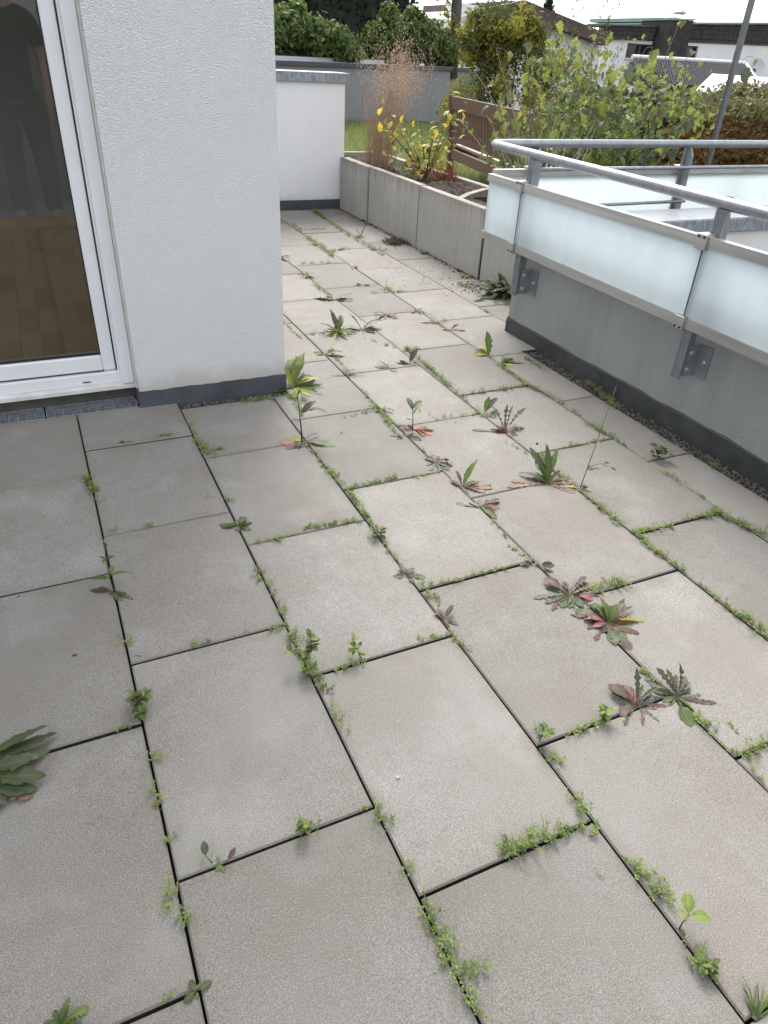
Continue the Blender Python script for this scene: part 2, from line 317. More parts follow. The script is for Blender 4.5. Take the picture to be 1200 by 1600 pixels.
class MB:
    def __init__(s): s.V = []; s.F = []
    def add(s, V, F):
        n = len(s.V); s.V += [tuple(v) for v in V]; s.F += [[i + n for i in f] for f in F]; return s
    def box(s, x0, x1, y0, y1, z0, z1, bev=0.0, M=None):
        if bev <= 0:
            V = [(x, y, z) for z in (z0, z1) for y in (y0, y1) for x in (x0, x1)]
            F = [(0, 2, 3, 1), (4, 5, 7, 6), (0, 1, 5, 4), (2, 6, 7, 3), (0, 4, 6, 2), (1, 3, 7, 5)]
        else:
            bm = bmesh.new(); bmesh.ops.create_cube(bm, size=1.0)
            for v in bm.verts: v.co = Vector(((x0 + x1) / 2 + v.co.x * (x1 - x0), (y0 + y1) / 2 + v.co.y * (y1 - y0), (z0 + z1) / 2 + v.co.z * (z1 - z0)))
            bmesh.ops.bevel(bm, geom=bm.edges[:], offset=bev, segments=1, affect='EDGES')
            bm.verts.index_update(); V = [tuple(v.co) for v in bm.verts]; F = [[v.index for v in f.verts] for f in bm.faces]; bm.free()
        if M is not None: V = [tuple(M @ Vector(v)) for v in V]
        return s.add(V, F)
    def prism(s, pts, axis, a, b):
        """polygon pts (2D) extruded along axis from a to b"""
        n = len(pts)
        def mk(p, t): return (t, p[0], p[1]) if axis == 'x' else ((p[0], t, p[1]) if axis == 'y' else (p[0], p[1], t))
        V = [mk(p, a) for p in pts] + [mk(p, b) for p in pts]
        F = [list(range(n))[::-1], list(range(n, 2 * n))] + [[i, (i + 1) % n, n + (i + 1) % n, n + i] for i in range(n)]
        return s.add(V, F)
    def tube(s, P, r, n=8, cap=True):
        P = [Vector(p) for p in P]; rr = r if isinstance(r, (list, tuple)) else [r] * len(P)
        V = []; up = None
        for i, p in enumerate(P):
            d = (P[min(i + 1, len(P) - 1)] - P[max(i - 1, 0)])
            if d.length < 1e-9: d = Vector((0, 0, 1))
            d.normalize()
            if up is None: up = Vector((0, 0, 1)) if abs(d.z) < 0.9 else Vector((1, 0, 0))
            u = d.cross(up); u.normalize(); v = u.cross(d); up = v
            for k in range(n):
                t = 2 * math.pi * k / n; V.append(tuple(p + (u * math.cos(t) + v * math.sin(t)) * rr[i]))
        F = []
        for i in range(len(P) - 1):
            for k in range(n): F.append((i * n + k, i * n + (k + 1) % n, (i + 1) * n + (k + 1) % n, (i + 1) * n + k))
        if cap: F.append(tuple(range(n))[::-1]); F.append(tuple((len(P) - 1) * n + k for k in range(n)))
        return s.add(V, F)
    def build(s, name, mat, parent=None, smooth=False): return raw(name, s.V, [list(f) for f in s.F], mat, parent, smooth)
def box(name, mat, parent, *a, bev=0.0): return MB().box(*a, bev=bev).build(name, mat, parent)

LEAFPROF = {
    'oval':  [(0, .10), (.12, .14), (.25, .55), (.42, .95), (.58, 1.0), (.74, .82), (.88, .48), (1, .02)],
    'spat':  [(0, .12), (.2, .16), (.40, .32), (.58, .70), (.74, 1.0), (.88, .88), (.96, .5), (1, .04)],
    'lobed': [(0, .12), (.14, .12), (.22, .42), (.27, .16), (.36, .62), (.41, .24), (.50, .82), (.56, .34), (.66, 1.0), (.72, .52), (.82, .86), (.92, .46), (1, .03)],
    'runc':  [(0, .10), (.22, .10), (.29, .40), (.34, .10), (.43, .55), (.48, .12), (.58, .75), (.63, .16), (.74, 1.0), (.79, .55), (.90, .40), (1, .02)],
    'wavy':  [(0, .14), (.12, .22), (.20, .62), (.28, .55), (.38, .90), (.46, .78), (.56, 1.0), (.65, .82), (.75, .80), (.85, .50), (.93, .34), (1, .02)],
    'round': [(0, .08), (.35, .08), (.42, .60), (.55, .96), (.70, 1.0), (.85, .80), (.95, .42), (1, .05)],
    'heart': [(0, .05), (.22, .05), (.225, .70), (.32, .98), (.40, .86), (.50, 1.0), (.57, .78), (.67, .80), (.74, .52), (.84, .44), (.93, .18), (1, .01)],
    'blade': [(0, .8), (.4, 1), (.75, .7), (1, .02)],
}
def leafgeo(base, az, el, L, W, kind='oval', bend=0.6, fold=0.25, roll=0.0, wob=0.05, rnd=random):
    """one leaf: arched midrib, two folded halves with the ragged outline of its kind"""
    prof = LEAFPROF[kind]
    if kind in ('wavy', 'oval', 'heart', 'round', 'spat'):
        q = []
        for i in range(len(prof) - 1):
            (t0, w0), (t1, w1) = prof[i], prof[i + 1]; q.append((t0, w0))
            if t1 - t0 > .09: q.append(((t0 + t1) / 2, (w0 + w1) / 2 * (rnd.uniform(.86, 1.06) if kind != 'wavy' else rnd.uniform(.74, 1.0))))
        prof = q + [prof[-1]]
    p = Vector(base); V = []; F = []; tp = 0; jit = {'wavy': .20, 'heart': .13, 'round': .08}.get(kind, .12); tw = rnd.uniform(-.5, .5); sw = rnd.uniform(-.35, .35)
    for i, (t, wd) in enumerate(prof):
        e = el - bend * t * 1.2; az_ = az + sw * t; d = Vector((math.cos(az_) * math.cos(e), math.sin(az_) * math.cos(e), math.sin(e)))
        p = p + d * (L * (t - tp)); tp = t
        s = Vector((-math.sin(az_), math.cos(az_), 0)); nrm = d.cross(s) * -1
        if nrm.z < 0 and abs(e) < 1.4: nrm = -nrm
        qn = Quaternion(d, roll + tw * t); s = qn @ s; nrm = qn @ nrm
        hw = W * 0.5 * wd
        for sg in (1, 0, -1):
            j = 0 if sg == 0 else rnd.uniform(-wob, wob) * W
            V.append(p + s * (hw * sg * math.cos(fold) * (1 + (rnd.uniform(-jit, jit * .7) if sg else 0))) + nrm * (hw * math.sin(fold) * abs(sg) + j))
    for v in V:
        if v.z < .0012: v.z = .0012 + rnd.random() * .0012
    for i in range(len(prof) - 1):
        a = i * 3; F += [(a, a + 1, a + 4, a + 3), (a + 1, a + 2, a + 5, a + 4)]
    return V, F

# ------------------------------------------------------------------ ground
def structure(o): o['kind'] = 'structure'; return o
structure(raw('ground', [(-900, -900, -1.6), (900, -900, -1.6), (900, 900, -1.6), (-900, 900, -1.6)], [[0, 1, 2, 3]], 'earth'))
base = structure(MB().box(-4.5, 2.36, -3.0, 3.06, -0.30, -0.034).box(0.5, 2.80, 3.06, 7.2, -0.30, -0.034).build('terrace_base', 'bed_dark'))

# ------------------------------------------------------------------ paving: every slab is its own part, third-bond columns
LX0, LW, LL = 0.003, 0.4092, 0.6025
YC = {0: 2.408, 1: 2.607, 2: 2.400, 3: 2.603, 4: 3.001, 5: 3.204, 6: 3.595, 7: 4.382}
FORB = [(-9, 0.262, 2.945, 9), (0.222, 0.905, 2.862, 9), (2.272, 9, -9, 3.02), (2.36, 9, -9, 3.33), (2.797, 9, -9, 9), (-9, 9, 7.02, 9)]
pav = bpy.data.objects.new('terrace_paving', None); COL.objects.link(pav); pav['kind'] = 'structure'
def cut(poly, f):
    """axis-aligned notch or trim of a rectangle polygon (list of xy, ccw)"""
    xs = [p[0] for p in poly]; ys = [p[1] for p in poly]; x0, x1, y0, y1 = min(xs), max(xs), min(ys), max(ys)
    fx0, fx1, fy0, fy1 = f
    if fx1 <= x0 + .004 or fx0 >= x1 - .004 or fy1 <= y0 + .004 or fy0 >= y1 - .004: return poly
    if len(poly) != 4: return poly
    cx = fx0 <= x0 and fx1 >= x1; cy = fy0 <= y0 and fy1 >= y1
    if cx and cy: return None
    if cx:
        if fy0 <= y0: y0 = fy1
        else: y1 = fy0
        return [(x0, y0), (x1, y0), (x1, y1), (x0, y1)]
    if cy:
        if fx0 <= x0: x0 = fx1
        else: x1 = fx0
        return [(x0, y0), (x1, y0), (x1, y1), (x0, y1)]
    if fx0 <= x0 and fy1 >= y1: return [(x0, y0), (x1, y0), (x1, y1), (fx1, y1), (fx1, fy0), (x0, fy0)]
    if fx1 >= x1 and fy1 >= y1: return [(x0, y0), (x1, y0), (x1, fy0), (fx0, fy0), (fx0, y1), (x0, y1)]
    if fx1 >= x1 and fy0 <= y0: return [(x0, y0), (fx0, y0), (fx0, fy1), (x1, fy1), (x1, y1), (x0, y1)]
    if fx0 > x0 and fx1 < x1: # notch from the top: keep lower band
        return [(x0, y0), (x1, y0), (x1, fy0), (x0, fy0)]
    return poly
def inset(poly, d):
    n = len(poly); out = []
    for i in range(n):
        p0, p1, p2 = poly[i - 1], poly[i], poly[(i + 1) % n]
        def nrm(a, b):
            dx, dy = b[0] - a[0], b[1] - a[1]; l = math.hypot(dx, dy); return (-dy / l, dx / l)
        n1, n2 = nrm(p0, p1), nrm(p1, p2)
        out.append((p1[0] + (n1[0] + n2[0]) * d, p1[1] + (n1[1] + n2[1]) * d))
    return out
for c in range(-5, 8):
    par = c % 2
    yc = YC.get(c, 2.604 if par else 2.404)
    x0 = LX0 + (c - 1) * LW; x1 = x0 + LW
    for n in range(-9, 12):
        y1 = yc - n * LL; y0 = y1 - LL
        if y1 < -1.2 or y0 > 7.05: continue
        g1 = random.uniform(.0018, .0028); g2 = random.uniform(.0016, .0030) if y0 > 1.75 else random.uniform(.0028, .0040)
        poly = [(x0 + g1, y0 + g2), (x1 - g1, y0 + g2), (x1 - g1, y1 - g2), (x0 + g1, y1 - g2)]
        for f in FORB:
            if poly: poly = cut(poly, f)
        if not poly: continue
        xs = [p[0] for p in poly]; ys = [p[1] for p in poly]
        if max(xs) - min(xs) < .03 or max(ys) - min(ys) < .03: continue
        if (min(xs) < .26 and min(ys) > 2.94): continue
        k = len(poly); a = inset(poly, .0005); b = inset(poly, .0035)
        cx, cy = sum(xs) / k, sum(ys) / k
        tx, ty, dz = random.uniform(-.004, .004), random.uniform(-.003, .003), random.uniform(-.0012, .0012)
        def z(p, h): return h + dz + (p[0] - cx) * tx + (p[1] - cy) * ty
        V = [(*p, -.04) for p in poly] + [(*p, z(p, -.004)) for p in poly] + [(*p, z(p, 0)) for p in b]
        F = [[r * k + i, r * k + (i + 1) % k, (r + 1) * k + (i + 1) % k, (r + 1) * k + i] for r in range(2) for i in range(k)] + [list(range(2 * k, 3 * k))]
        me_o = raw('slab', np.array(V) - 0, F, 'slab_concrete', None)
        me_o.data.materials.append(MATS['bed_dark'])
        for q_ in range(k): me_o.data.polygons[q_].material_index = 1      # joint faces: soil stain plus deep-gap shade put into the colour
        me_o.parent = pav

# ------------------------------------------------------------------ our house: pillar, facade, room behind the door
house = thing('house', (0.585, 2.93, 0), 'white rough-rendered house corner with dark plinth, rising beside the glass terrace door', 'house')
MB().box(.2625, .905, 2.93, 3.30, .069, 5.6).box(.56, .905, 3.30, 6.99, .069, 5.6).box(-6, -5.5, 2.931, 3.25, .069, 2.35).box(-6, .2625, 2.931, 3.25, 2.351, 5.6).build('rendered_wall', 'white_render', house)
# plinth with a slightly uneven upper edge
V = []; F = []
xs = np.linspace(.258, .909, 40)
pl = MB()
pts = [(x, .073 + .0012 * math.sin(x * 31) + .001 * math.sin(x * 83)) for x in xs]
pl.prism([(.258, -.02)] + [(.909, -.02)] + pts[::-1], 'y', 2.926, 3.28)
pl.box(.60, .909, 3.28, 6.99, -.02, .07).build('plinth', 'bitumen', house)
box('ceiling_slab', 'room_wall', house, -5.8, .56, 3.26, 6.6, 2.40, 2.62)
MB().box(-5.8, .56, 6.40, 6.60, 0, 2.4).box(.50, .559, 3.31, 6.4, 0, 2.4).build('room_wall', 'room_wall', house)  # left end wall left out to let more daylight into the room
MB().box(-5.8, .499, 6.384, 6.399, .058, .12).build('skirting_board', 'skirting', house)
pf = box('parquet_floor', 'parquet_dark', house, -5.8, .499, 3.19, 6.383, -.02, .050)
# parquet fingers in staggered rows, each one a piece
k = 0
for i in range(15):
    px0 = .49 - .095 * (i + 1)
    off = random.uniform(0, .4); y = 3.20 - off
    while y < 6.38:
        ya, yb = max(y, 3.2), min(y + .42, 6.38); y += .42
        if yb - ya < .02: continue
        MB().box(px0 + .0006, px0 + .0944, ya + .0006, yb - .0006, .0505, .0585 + random.uniform(0, .0006)).build('plank', 'parquet' if random.random() < .6 else 'parquet_dark', pf)
        k += 1

# terrace door, a part of the house; its own pieces are sub-parts
door = thing('terrace_door', (0, 3.06, 0.05), None, None); door.parent = house; door.location = Vector((0, 3.06, .05)) - house.location
fr = MB()
fr.box(.198, .262, 3.035, 3.13, .098, 2.35, bev=.004)            # right jamb
fr.box(-1.75, -1.68, 3.035, 3.13, .098, 2.35, bev=.004)
fr.box(-1.68, .198, 3.035, 3.13, 2.28, 2.35, bev=.003)
fr.box(-1.75, .262, 3.028, 3.13, .086, .134, bev=.003)           # bottom frame
fr.build('door_frame', 'door_white', door)
MB().box(.2565, .2621, 2.972, 3.034, .072, 2.35).build('cream_seal', 'seal_cream', door)
MB().box(.206, .2555, 3.000, 3.034, .088, 2.35, bev=.003).build('cover_strip', 'door_white', door)
MB().prism([(3.002, .066), (3.028, .066), (3.028, .088), (3.012, .086), (3.002, .082)], 'x', -1.75, .2615).build('sill', 'door_sill_alu', door)
sa = MB()
sa.box(.143, .1955, 3.050, 3.12, .136, 2.27, bev=.005)
sa.box(-1.0, .1425, 3.050, 3.12, .136, .203, bev=.005)
sa.box(-1.06, -1.0, 3.050, 3.12, .136, 2.27, bev=.005)
sa.box(-1.0, .1425, 3.050, 3.12, 2.205, 2.27, bev=.005)
sash = sa.build('sash', 'door_white', door)
MB().box(-1.0, .1435, 3.046, 3.0495, .1365, .1395).box(.1925, .196, 3.0465, 3.0499, .1365, 2.27).build('sash_groove', 'gasket', door)
MB().box(.1385, .1429, 3.064, 3.078, .2032, 2.2).box(-.9999, .138, 3.064, 3.078, .2032, .2092).build('gasket', 'gasket', door)
box('pane', 'door_glass', door, -.9995, .1384, 3.088, 3.092, .2033, 2.2045)
MB().box(.052, .084, 3.0255, 3.0279, .1005, .1045).build('drain_slot', 'black_gap', door)
box('pane', 'door_glass', door, -1.679, -1.061, 3.088, 3.092, .136, 2.27)
box('pane', 'door_glass', door, -5.45, -1.78, 3.088, 3.092, .1, 2.34)  # unseen glazing added left of the door to let daylight into the room
MB().box(-5.49, -5.451, 3.05, 3.12, .06, 2.345).box(-3.65, -3.55, 3.05, 3.08, .06, 2.345).build('added_window_post', 'door_white', door)  # posts of the added glazing
MB().box(-5.9, .2575, 3.074, 3.18, -.06, .0645).build('footing', 'footing_grey', house)

# drain gratings in the channel under the sill
def grate(x0, x1, label):
    t = thing('drain_grate', ((x0 + x1) / 2, 3.02, -.03), label, 'grate', 'steel gratings in front of the door')
    y0, y1 = 2.948, 3.068
    f = MB(); f.box(x0, x1, y0, y0 + .004, -.026, -.001).box(x0, x1, y1 - .004, y1, -.026, -.001).box(x0, x0 + .004, y0 + .004, y1 - .004, -.026, -.001).box(x1 - .004, x1, y0 + .004, y1 - .004, -.026, -.001)
    f.build('frame', 'grate_steel', t)
    b = MB(); y = y0 + .020
    while y < y1 - .008: b.box(x0 + .004, x1 - .004, y - .0011, y + .0011, -.008, -.003); y += .0195
    b.build('bearing_bars', 'grate_steel', t)
    c = MB(); x = x0 + .0333
    while x < x1 - .02: c.box(x - .0019, x + .0019, y0 + .004, y1 - .004, -.010, -.0015); x += .0333
    c.build('cross_bars', 'grate_steel', t)
grate(-.113, .250, 'galvanised drain grating under the door sill, ending at the dark plinth of the white pillar')
grate(-.62, -.119, 'galvanised drain grating under the door sill at the left edge of the photo')

# gravel strips
def gravel(name, label, x0, x1, y0, y1, n, r0, r1, zf):
    V = []; F = []
    O = [(1, 0, 0), (-1, 0, 0), (0, 1, 0), (0, -1, 0), (0, 0, 1), (0, 0, -1)]
    T = [(0, 2, 4), (2, 1, 4), (1, 3, 4), (3, 0, 4), (2, 0, 5), (1, 2, 5), (3, 1, 5), (0, 3, 5)]
    for i in range(n):
        r = random.uniform(r0, r1); cx, cy = random.uniform(x0, x1), random.uniform(y0, y1); cz = zf + random.uniform(0, .008)
        q = Quaternion((random.gauss(0, 1), random.gauss(0, 1), random.gauss(0, 1), random.gauss(0, 1))).normalized()
        sc = (random.uniform(.7, 1.3), random.uniform(.7, 1.3), random.uniform(.5, .8)); b = len(V)
        for o in O:
            v = q @ Vector((o[0] * sc[0], o[1] * sc[1], o[2] * sc[2])) * r * random.uniform(.8, 1.15)
            V.append((cx + v.x, cy + v.y, cz + v.z))
        F += [(b + a, b + c, b + d) for a, c, d in T]
    o = raw(name, V, F, 'pebble'); tag(o, label, 'gravel', None, 'stuff'); return o
gravel('gravel', 'narrow strip of brown gravel between the slabs and the grey balustrade wall', 2.276, 2.366, .6, 3.015, 3600, .005, .0125, -.026)
gravel('gravel', 'short strip of gravel at the foot of the white pillar', .226, .895, 2.866, 2.924, 900, .004, .0095, -.020)
gravel('gravel', 'small patch of gravel between the drain grating and the pillar corner', .226, .262, 2.90, 2.945, 70, .004, .008, -.016)

# ------------------------------------------------------------------ white garden wall at the end of the terrace
gw = thing('garden_wall', (1.9, 7.1, 0), 'low white rendered wall with galvanised cap closing the far end of the terrace', 'wall')
box('rendered_wall', 'white_render_fine', gw, .905, 2.838, 7.05, 7.30, .082, 1.068)
box('plinth', 'bitumen', gw, .905, 2.841, 7.046, 7.302, -.02, .081)
MB().box(.905, 2.868, 7.018, 7.335, 1.069, 1.148, bev=.003).build('cap', 'galv_sheet', gw)

# ------------------------------------------------------------------ planter of concrete L stones
pt = thing('planter', (3.1, 5.4, 0), 'long raised planter of streaked concrete panels holding shrubs and dark soil', 'planter')
jy = [7.03, 6.352, 5.352, 4.357, 3.345]
for i in range(4):
    a, b = jy[i + 1] + .011, jy[i] - .011
    m_ = MB(); dx = [.012, 0, .004, -.003][i]
    m_.box(2.80 - dx, 2.8058, a, b, -.03, .462 + [0, .003, .0, .002][i]).box(2.806, 2.87, a, b, .4455, .462 + [0, .003, .0, .002][i], bev=.007); m_.build('concrete_panel', 'planter_concrete', pt)
box('joint_backing', 'black_gap', pt, 2.806, 2.868, 3.36, 7.0, -.03, .445)
for i, (a, b, x) in enumerate([(5.95, 7.50, 3.36), (4.95, 5.93, 3.42), (3.95, 4.93, 4.6)]):
    MB().box(x, x + .055, a, b, .0, .455 - .012 * i, bev=.006).build('back_panel', 'planter_concrete', pt)
MB().box(2.88, 3.415, 7.44, 7.50, 0, .455, bev=.006).build('end_panel', 'planter_concrete', pt)
# a tilted edging board with a rounded top, half sunk in the soil
bd = MB(); arc = [(-.24, -.14), (.24, -.14), (.24, -.01), (.19, .012), (.09, .024), (-.09, .024), (-.19, .012), (-.24, -.01)]
bd.prism(arc, 'y', 0, .05); Mx = Matrix.Translation((3.14, 5.02, .44)) @ Matrix.Rotation(R(20), 4, 'Z') @ Matrix.Rotation(R(-6), 4, 'Y')
bd.V = [tuple(Mx @ Vector(v)) for v in bd.V]; bd.build('edging_board', 'planter_concrete', pt)
# soil
nx, ny = 26, 60; V = []; F = []
for j in range(ny + 1):
    for i in range(nx + 1):
        x = 2.868 + (4.60 - 2.868) * i / nx; y = 3.40 + (7.44 - 3.40) * j / ny
        if y > 5.0: x = 2.868 + (3.37 - 2.868) * i / nx
        h = .405 + .020 * math.sin(x * 19 + y * 7) * math.sin(y * 11) + random.uniform(-.014, .018)
        h += .05 * math.exp(-((x - 2.96) ** 2 + (y - 6.75) ** 2) / .03) + .035 * math.exp(-((x - 3.25) ** 2 + (y - 5.55) ** 2) / .05)
        V.append((x, y, h))
for j in range(ny):
    for i in range(nx):
        a = j * (nx + 1) + i; F.append((a, a + 1, a + nx + 2, a + nx + 1))
tag(raw('soil', V, F, 'soil'), 'dark crumbly soil filling the concrete planter', 'soil', None, 'stuff')

# soil crumbs spilled on the slabs at the planter foot
V = []; F = []
def crumb(x, y, r, zz=0.001):
    b = len(V); h = r * random.uniform(.5, .9)
    for k_ in range(5):
        t = k_ * 1.2566 + random.uniform(-.3, .3); V.append((x + math.cos(t) * r * random.uniform(.7, 1.2), y + math.sin(t) * r * random.uniform(.7, 1.2), zz))
    V.append((x, y, zz + h)); F.extend([(b + i, b + (i + 1) % 5, b + 5) for i in range(5)])
for (c0, sx, sy, n, r0, r1) in [((2.690,5.509), .055, .05, 420, .003, .012), ((2.641,4.197), .06, .07, 320, .002, .007), ((2.551,4.353), .16, .20, 200, .0015, .005), ((2.485,4.722), .25, .3, 120, .0015, .005), ((2.412,5.131), .3, .4, 60, .0015, .004)]:
    for _ in range(n):
        x, y = random.gauss(c0[0], sx), random.gauss(c0[1], sy)
        if x < 2.79: crumb(x, y, random.uniform(r0, r1), .0015 + (random.uniform(0, .022) if r1 > .01 else 0))
for i in range(500):   # dirt and leaf crumbs along the foot of the planter
    y = random.uniform(3.5, 7.0); crumb(2.795 - abs(random.gauss(0, .022)), y, random.uniform(.003, .010))
for i in range(260): crumb(random.uniform(.92, 2.78), 7.01 - abs(random.gauss(0, .03)), random.uniform(.003, .010))
tag(raw('spilled_soil', V, F, 'soil'), 'dark soil crumbs spilled on the slabs along the planter', 'soil', None, 'stuff')

# ------------------------------------------------------------------ balustrade wall round the light well
bw = thing('balustrade_wall', (2.48, 1.2, 0), 'grey concrete upstand wall with dark waterproof strip below the glass balustrade', 'wall')
box('concrete_wall', 'balustrade_concrete', bw, 2.375, 2.60, -2.6, 3.33, -.05, .585)
n_ = 60; ys = np.linspace(-2.6, 3.335, n_)
pts = [(y, .072 + .003 * math.sin(y * 4.1) + .002 * math.sin(y * 11.3) + .001 * math.sin(y * 41)) for y in ys]
MB().prism([(-2.6, -.05), (3.335, -.05)] + pts[::-1], 'x', 2.366, 2.376).build('waterproof_strip', 'bitumen_green', bw)
pts2 = [(y, h + .010 + .003 * math.sin(y * 23)) for y, h in pts]
MB().prism([(-2.6, -.05), (3.332, -.05)] + pts2[::-1], 'x', 2.3715, 2.3765).build('membrane_edge', 'footing_grey', bw)
MB().box(2.345, 2.63, -2.6, 3.07, .586, .622, bev=.003).build('metal_cap', 'galv_sheet', bw)
lw = thing('light_well_wall', (4.5, 3.2, -2.6), 'white well wall with mottled galvanised cap behind the glass balustrade', 'wall')
box('rendered_wall', 'white_house_render', lw, 2.60, 9.5, 3.105, 3.33, -2.6, .585)
MB().box(2.345, 9.5, 3.073, 3.375, .545, .620, bev=.003).build('cap_front', 'galv_sheet', lw)
MB().box(2.350, 9.5, 3.078, 3.372, .6205, .623).build('cap_top', 'galv', lw)
structure(box('light_well_floor', 'coping_light', None, 2.6, 9.5, -2.6, 3.1, -2.7, -2.6))
box('far_well_wall', 'white_house_render', lw, 9.5, 9.7, -2.6, 3.33, -2.6, .585)

# ------------------------------------------------------------------ balustrade
rl = thing('glass_balustrade', (2.29, 3.5, .26), 'galvanised balustrade with frosted glass panes and round handrail beside the terrace', 'balustrade')
def hz(y): return .943 - .0125 * (3.5 - y)
YB = 3.60                                   # line of the return handrail
hr = MB(); pts = [(2.29, y, hz(y)) for y in (-2.4, 0.0, 1.5, 2.6, 3.3)]
pts += [(2.29, 3.52, hz(3.52)), (2.297, 3.565, .944), (2.32, 3.593, .944), (2.37, YB, .944), (3.5, YB + .015, .944), (5.5, YB + .03, .945), (9.3, YB + .05, .945)]
hr.tube(pts, .0218, 14).build('handrail', 'galv', rl, True)
def post(y):
    zt = hz(y) - .018
    p = MB(); p.box(2.272, 2.281, y - .024, y + .024, .258, zt)
    for o_ in (-.0155, -.006, .006, .0155): p.box(2.2695, 2.2719, y + o_ - .0025, y + o_ + .0025, .259, zt - .001)
    P = p.build('post', 'galv_post', rl)
    MB().prism([(2.2812, .262), (2.330, .262), (2.330, zt - .052), (2.312, zt - .004), (2.2812, zt - .004)], 'y', y - .0045, y + .0045).build('web', 'galv_post', P)
    MB().box(2.300, 2.3742, y - .0118, y - .0048, .262, .392).box(2.367, 2.3743, y - .070, y - .0119, .262, .392).build('bracket', 'galv_post', P)
    for zz in (.292, .362):
        MB().tube([(2.322, y - .0119, zz), (2.322, y - .0135, zz), (2.322, y - .0136, zz), (2.322, y - .021, zz)], [.0115, .0115, .0072, .0072], 8).build('bolt', 'bolt', P)
    MB().tube([(2.3665, y - .043, .327), (2.3650, y - .043, .327), (2.3649, y - .043, .327), (2.357, y - .043, .327)], [.0115, .0115, .0072, .0072], 8).build('bolt', 'bolt', P)
PY_ = [3.180, 1.972, .765, -.44, -1.65]
for y in PY_: post(y)
def zb(y): return .504 - .011 * (3.48 - y)   # bottom rail, slightly falling towards the viewer
def rail(name, xa, ya, xb, yb, z0a, z1a, z0b, z1b, t, mat='steel'):
    """bar of rectangular section between two points, t thick, standing on its edge"""
    d = Vector((xb - xa, yb - ya, 0)).normalized(); s = Vector((-d.y, d.x, 0)) * t / 2
    V = []
    for (x, y, z0, z1) in ((xa, ya, z0a, z1a), (xb, yb, z0b, z1b)):
        for sg in (1, -1):
            for z_ in (z0, z1): V.append((x + s.x * sg, y + s.y * sg, z_))
    o = raw(name, V, [(0, 1, 3, 2), (4, 6, 7, 5), (0, 2, 6, 4), (1, 5, 7, 3), (0, 4, 5, 1), (2, 3, 7, 6)], mat, rl)
    if mat == 'frosted_glass':           # etched on the face towards the terrace, clear behind, green at the cut edges
        o.data.materials.append(MATS['glass_back']); o.data.materials.append(MATS['glass_edge'])
        for i, p_ in enumerate(o.data.polygons): p_.material_index = 1 if i in (4, 5) else 2
        vis = min(o.data.polygons, key=lambda p_: p_.center.x if abs(d.y) > abs(d.x) else p_.center.y); vis.material_index = 0
    return o
edges = [3.50] + [y + .012 for y in PY_]
for i in range(len(edges) - 1):
    ya, yb = edges[i], edges[i + 1]
    rail('glass_pane', 2.250, ya - .004, 2.250, yb + .003, zb(ya) + .012, .790, zb(yb) + .012, .790, .012, 'frosted_glass')
    e = .024 if i else 0
    rail('top_rail', 2.250, ya - e, 2.250, yb + .026, .777, .813, .775, .811, .034)
    rail('bottom_rail', 2.250, ya - e, 2.250, yb + .026, zb(ya) - .014, zb(ya) + .024, zb(yb) - .014, zb(yb) + .024, .034)
for y in PY_:
    yc_ = y + .012
    c1 = MB().box(2.222, 2.2716, yc_ - .025, yc_ + .025, .767, .822, bev=.002).build('clamp', 'steel', rl)
    c2 = MB().box(2.222, 2.2716, yc_ - .025, yc_ + .025, zb(y) - .022, zb(y) + .030, bev=.002).build('clamp', 'steel', rl)
    for c_, z_, z2 in ((c1, .811, .811), (c2, zb(y) - .013, zb(y) - .013)):
        for dy in (-.014, .012): MB().tube([(2.2221, yc_ + dy, z_), (2.2185, yc_ + dy, z_)], .0045, 8).build('screw', 'gasket', c_)
    if y in PY_[:3]:
        pass
# return run along the planter
XB = [2.60, 3.72, 4.90, 6.10, 7.3]
for x in XB:
    p = MB(); p.box(x - .024, x + .024, YB + .008, YB + .017, .30, .926)
    P = p.build('post', 'galv_post', rl)
    MB().prism([(YB - .046, .30), (YB + .0078, .30), (YB + .0078, .924), (YB - .022, .924), (YB - .046, .880)], 'x', x - .0045, x + .0045).build('web', 'galv_post', P)
    MB().box(x + .005, x + .012, YB - .22, YB - .01, .40, .53).build('bracket', 'galv_post', P)
    MB().box(x - .03, x + .03, YB + .0175, YB + .062, .776, .826, bev=.002).build('clamp', 'steel', P)
ex = [2.36] + XB + [9.2]
for i in range(len(ex) - 1):
    xa, xb = ex[i], ex[i + 1]
    rail('glass_pane', xa + .004, YB + .040, xb - .004, YB + .040, .515, .790, .515, .790, .012, 'frosted_glass')
    rail('top_rail', xa + (.03 if i else 0), YB + .040, xb - .03, YB + .040, .777, .813, .777, .813, .034)
    rail('bottom_rail', xa + (.03 if i else 0), YB + .040, xb - .03, YB + .040, .490, .528, .490, .528, .034)
for z_, r_ in ((.822, .0105), (.630, .009)):
    MB().tube([(2.60, YB - .055, z_ - .0), (3.72, YB - .052, z_), (9.2, YB - .05, z_)] if z_ > .7 else [(2.9, YB - .055, z_ - .005), (3.74, YB - .052, z_)], r_, 8).build('knee_rail', 'galv', rl, True)

lg = MB().tube([(3.80, 3.33, .655), (3.845, 3.33, .660), (3.885, 3.325, .657), (3.91, 3.32, .655)], [.026, .034, .033, .022], 9)
lg.V = [(x + random.uniform(-.003, .003), y + random.uniform(-.003, .003), z_ + random.uniform(-.003, .003)) for x, y, z_ in lg.V]
tag(lg.build('wood_log', 'log_brown', None, False), 'short brown piece of wood lying on the galvanised cap behind the glass', 'wood')

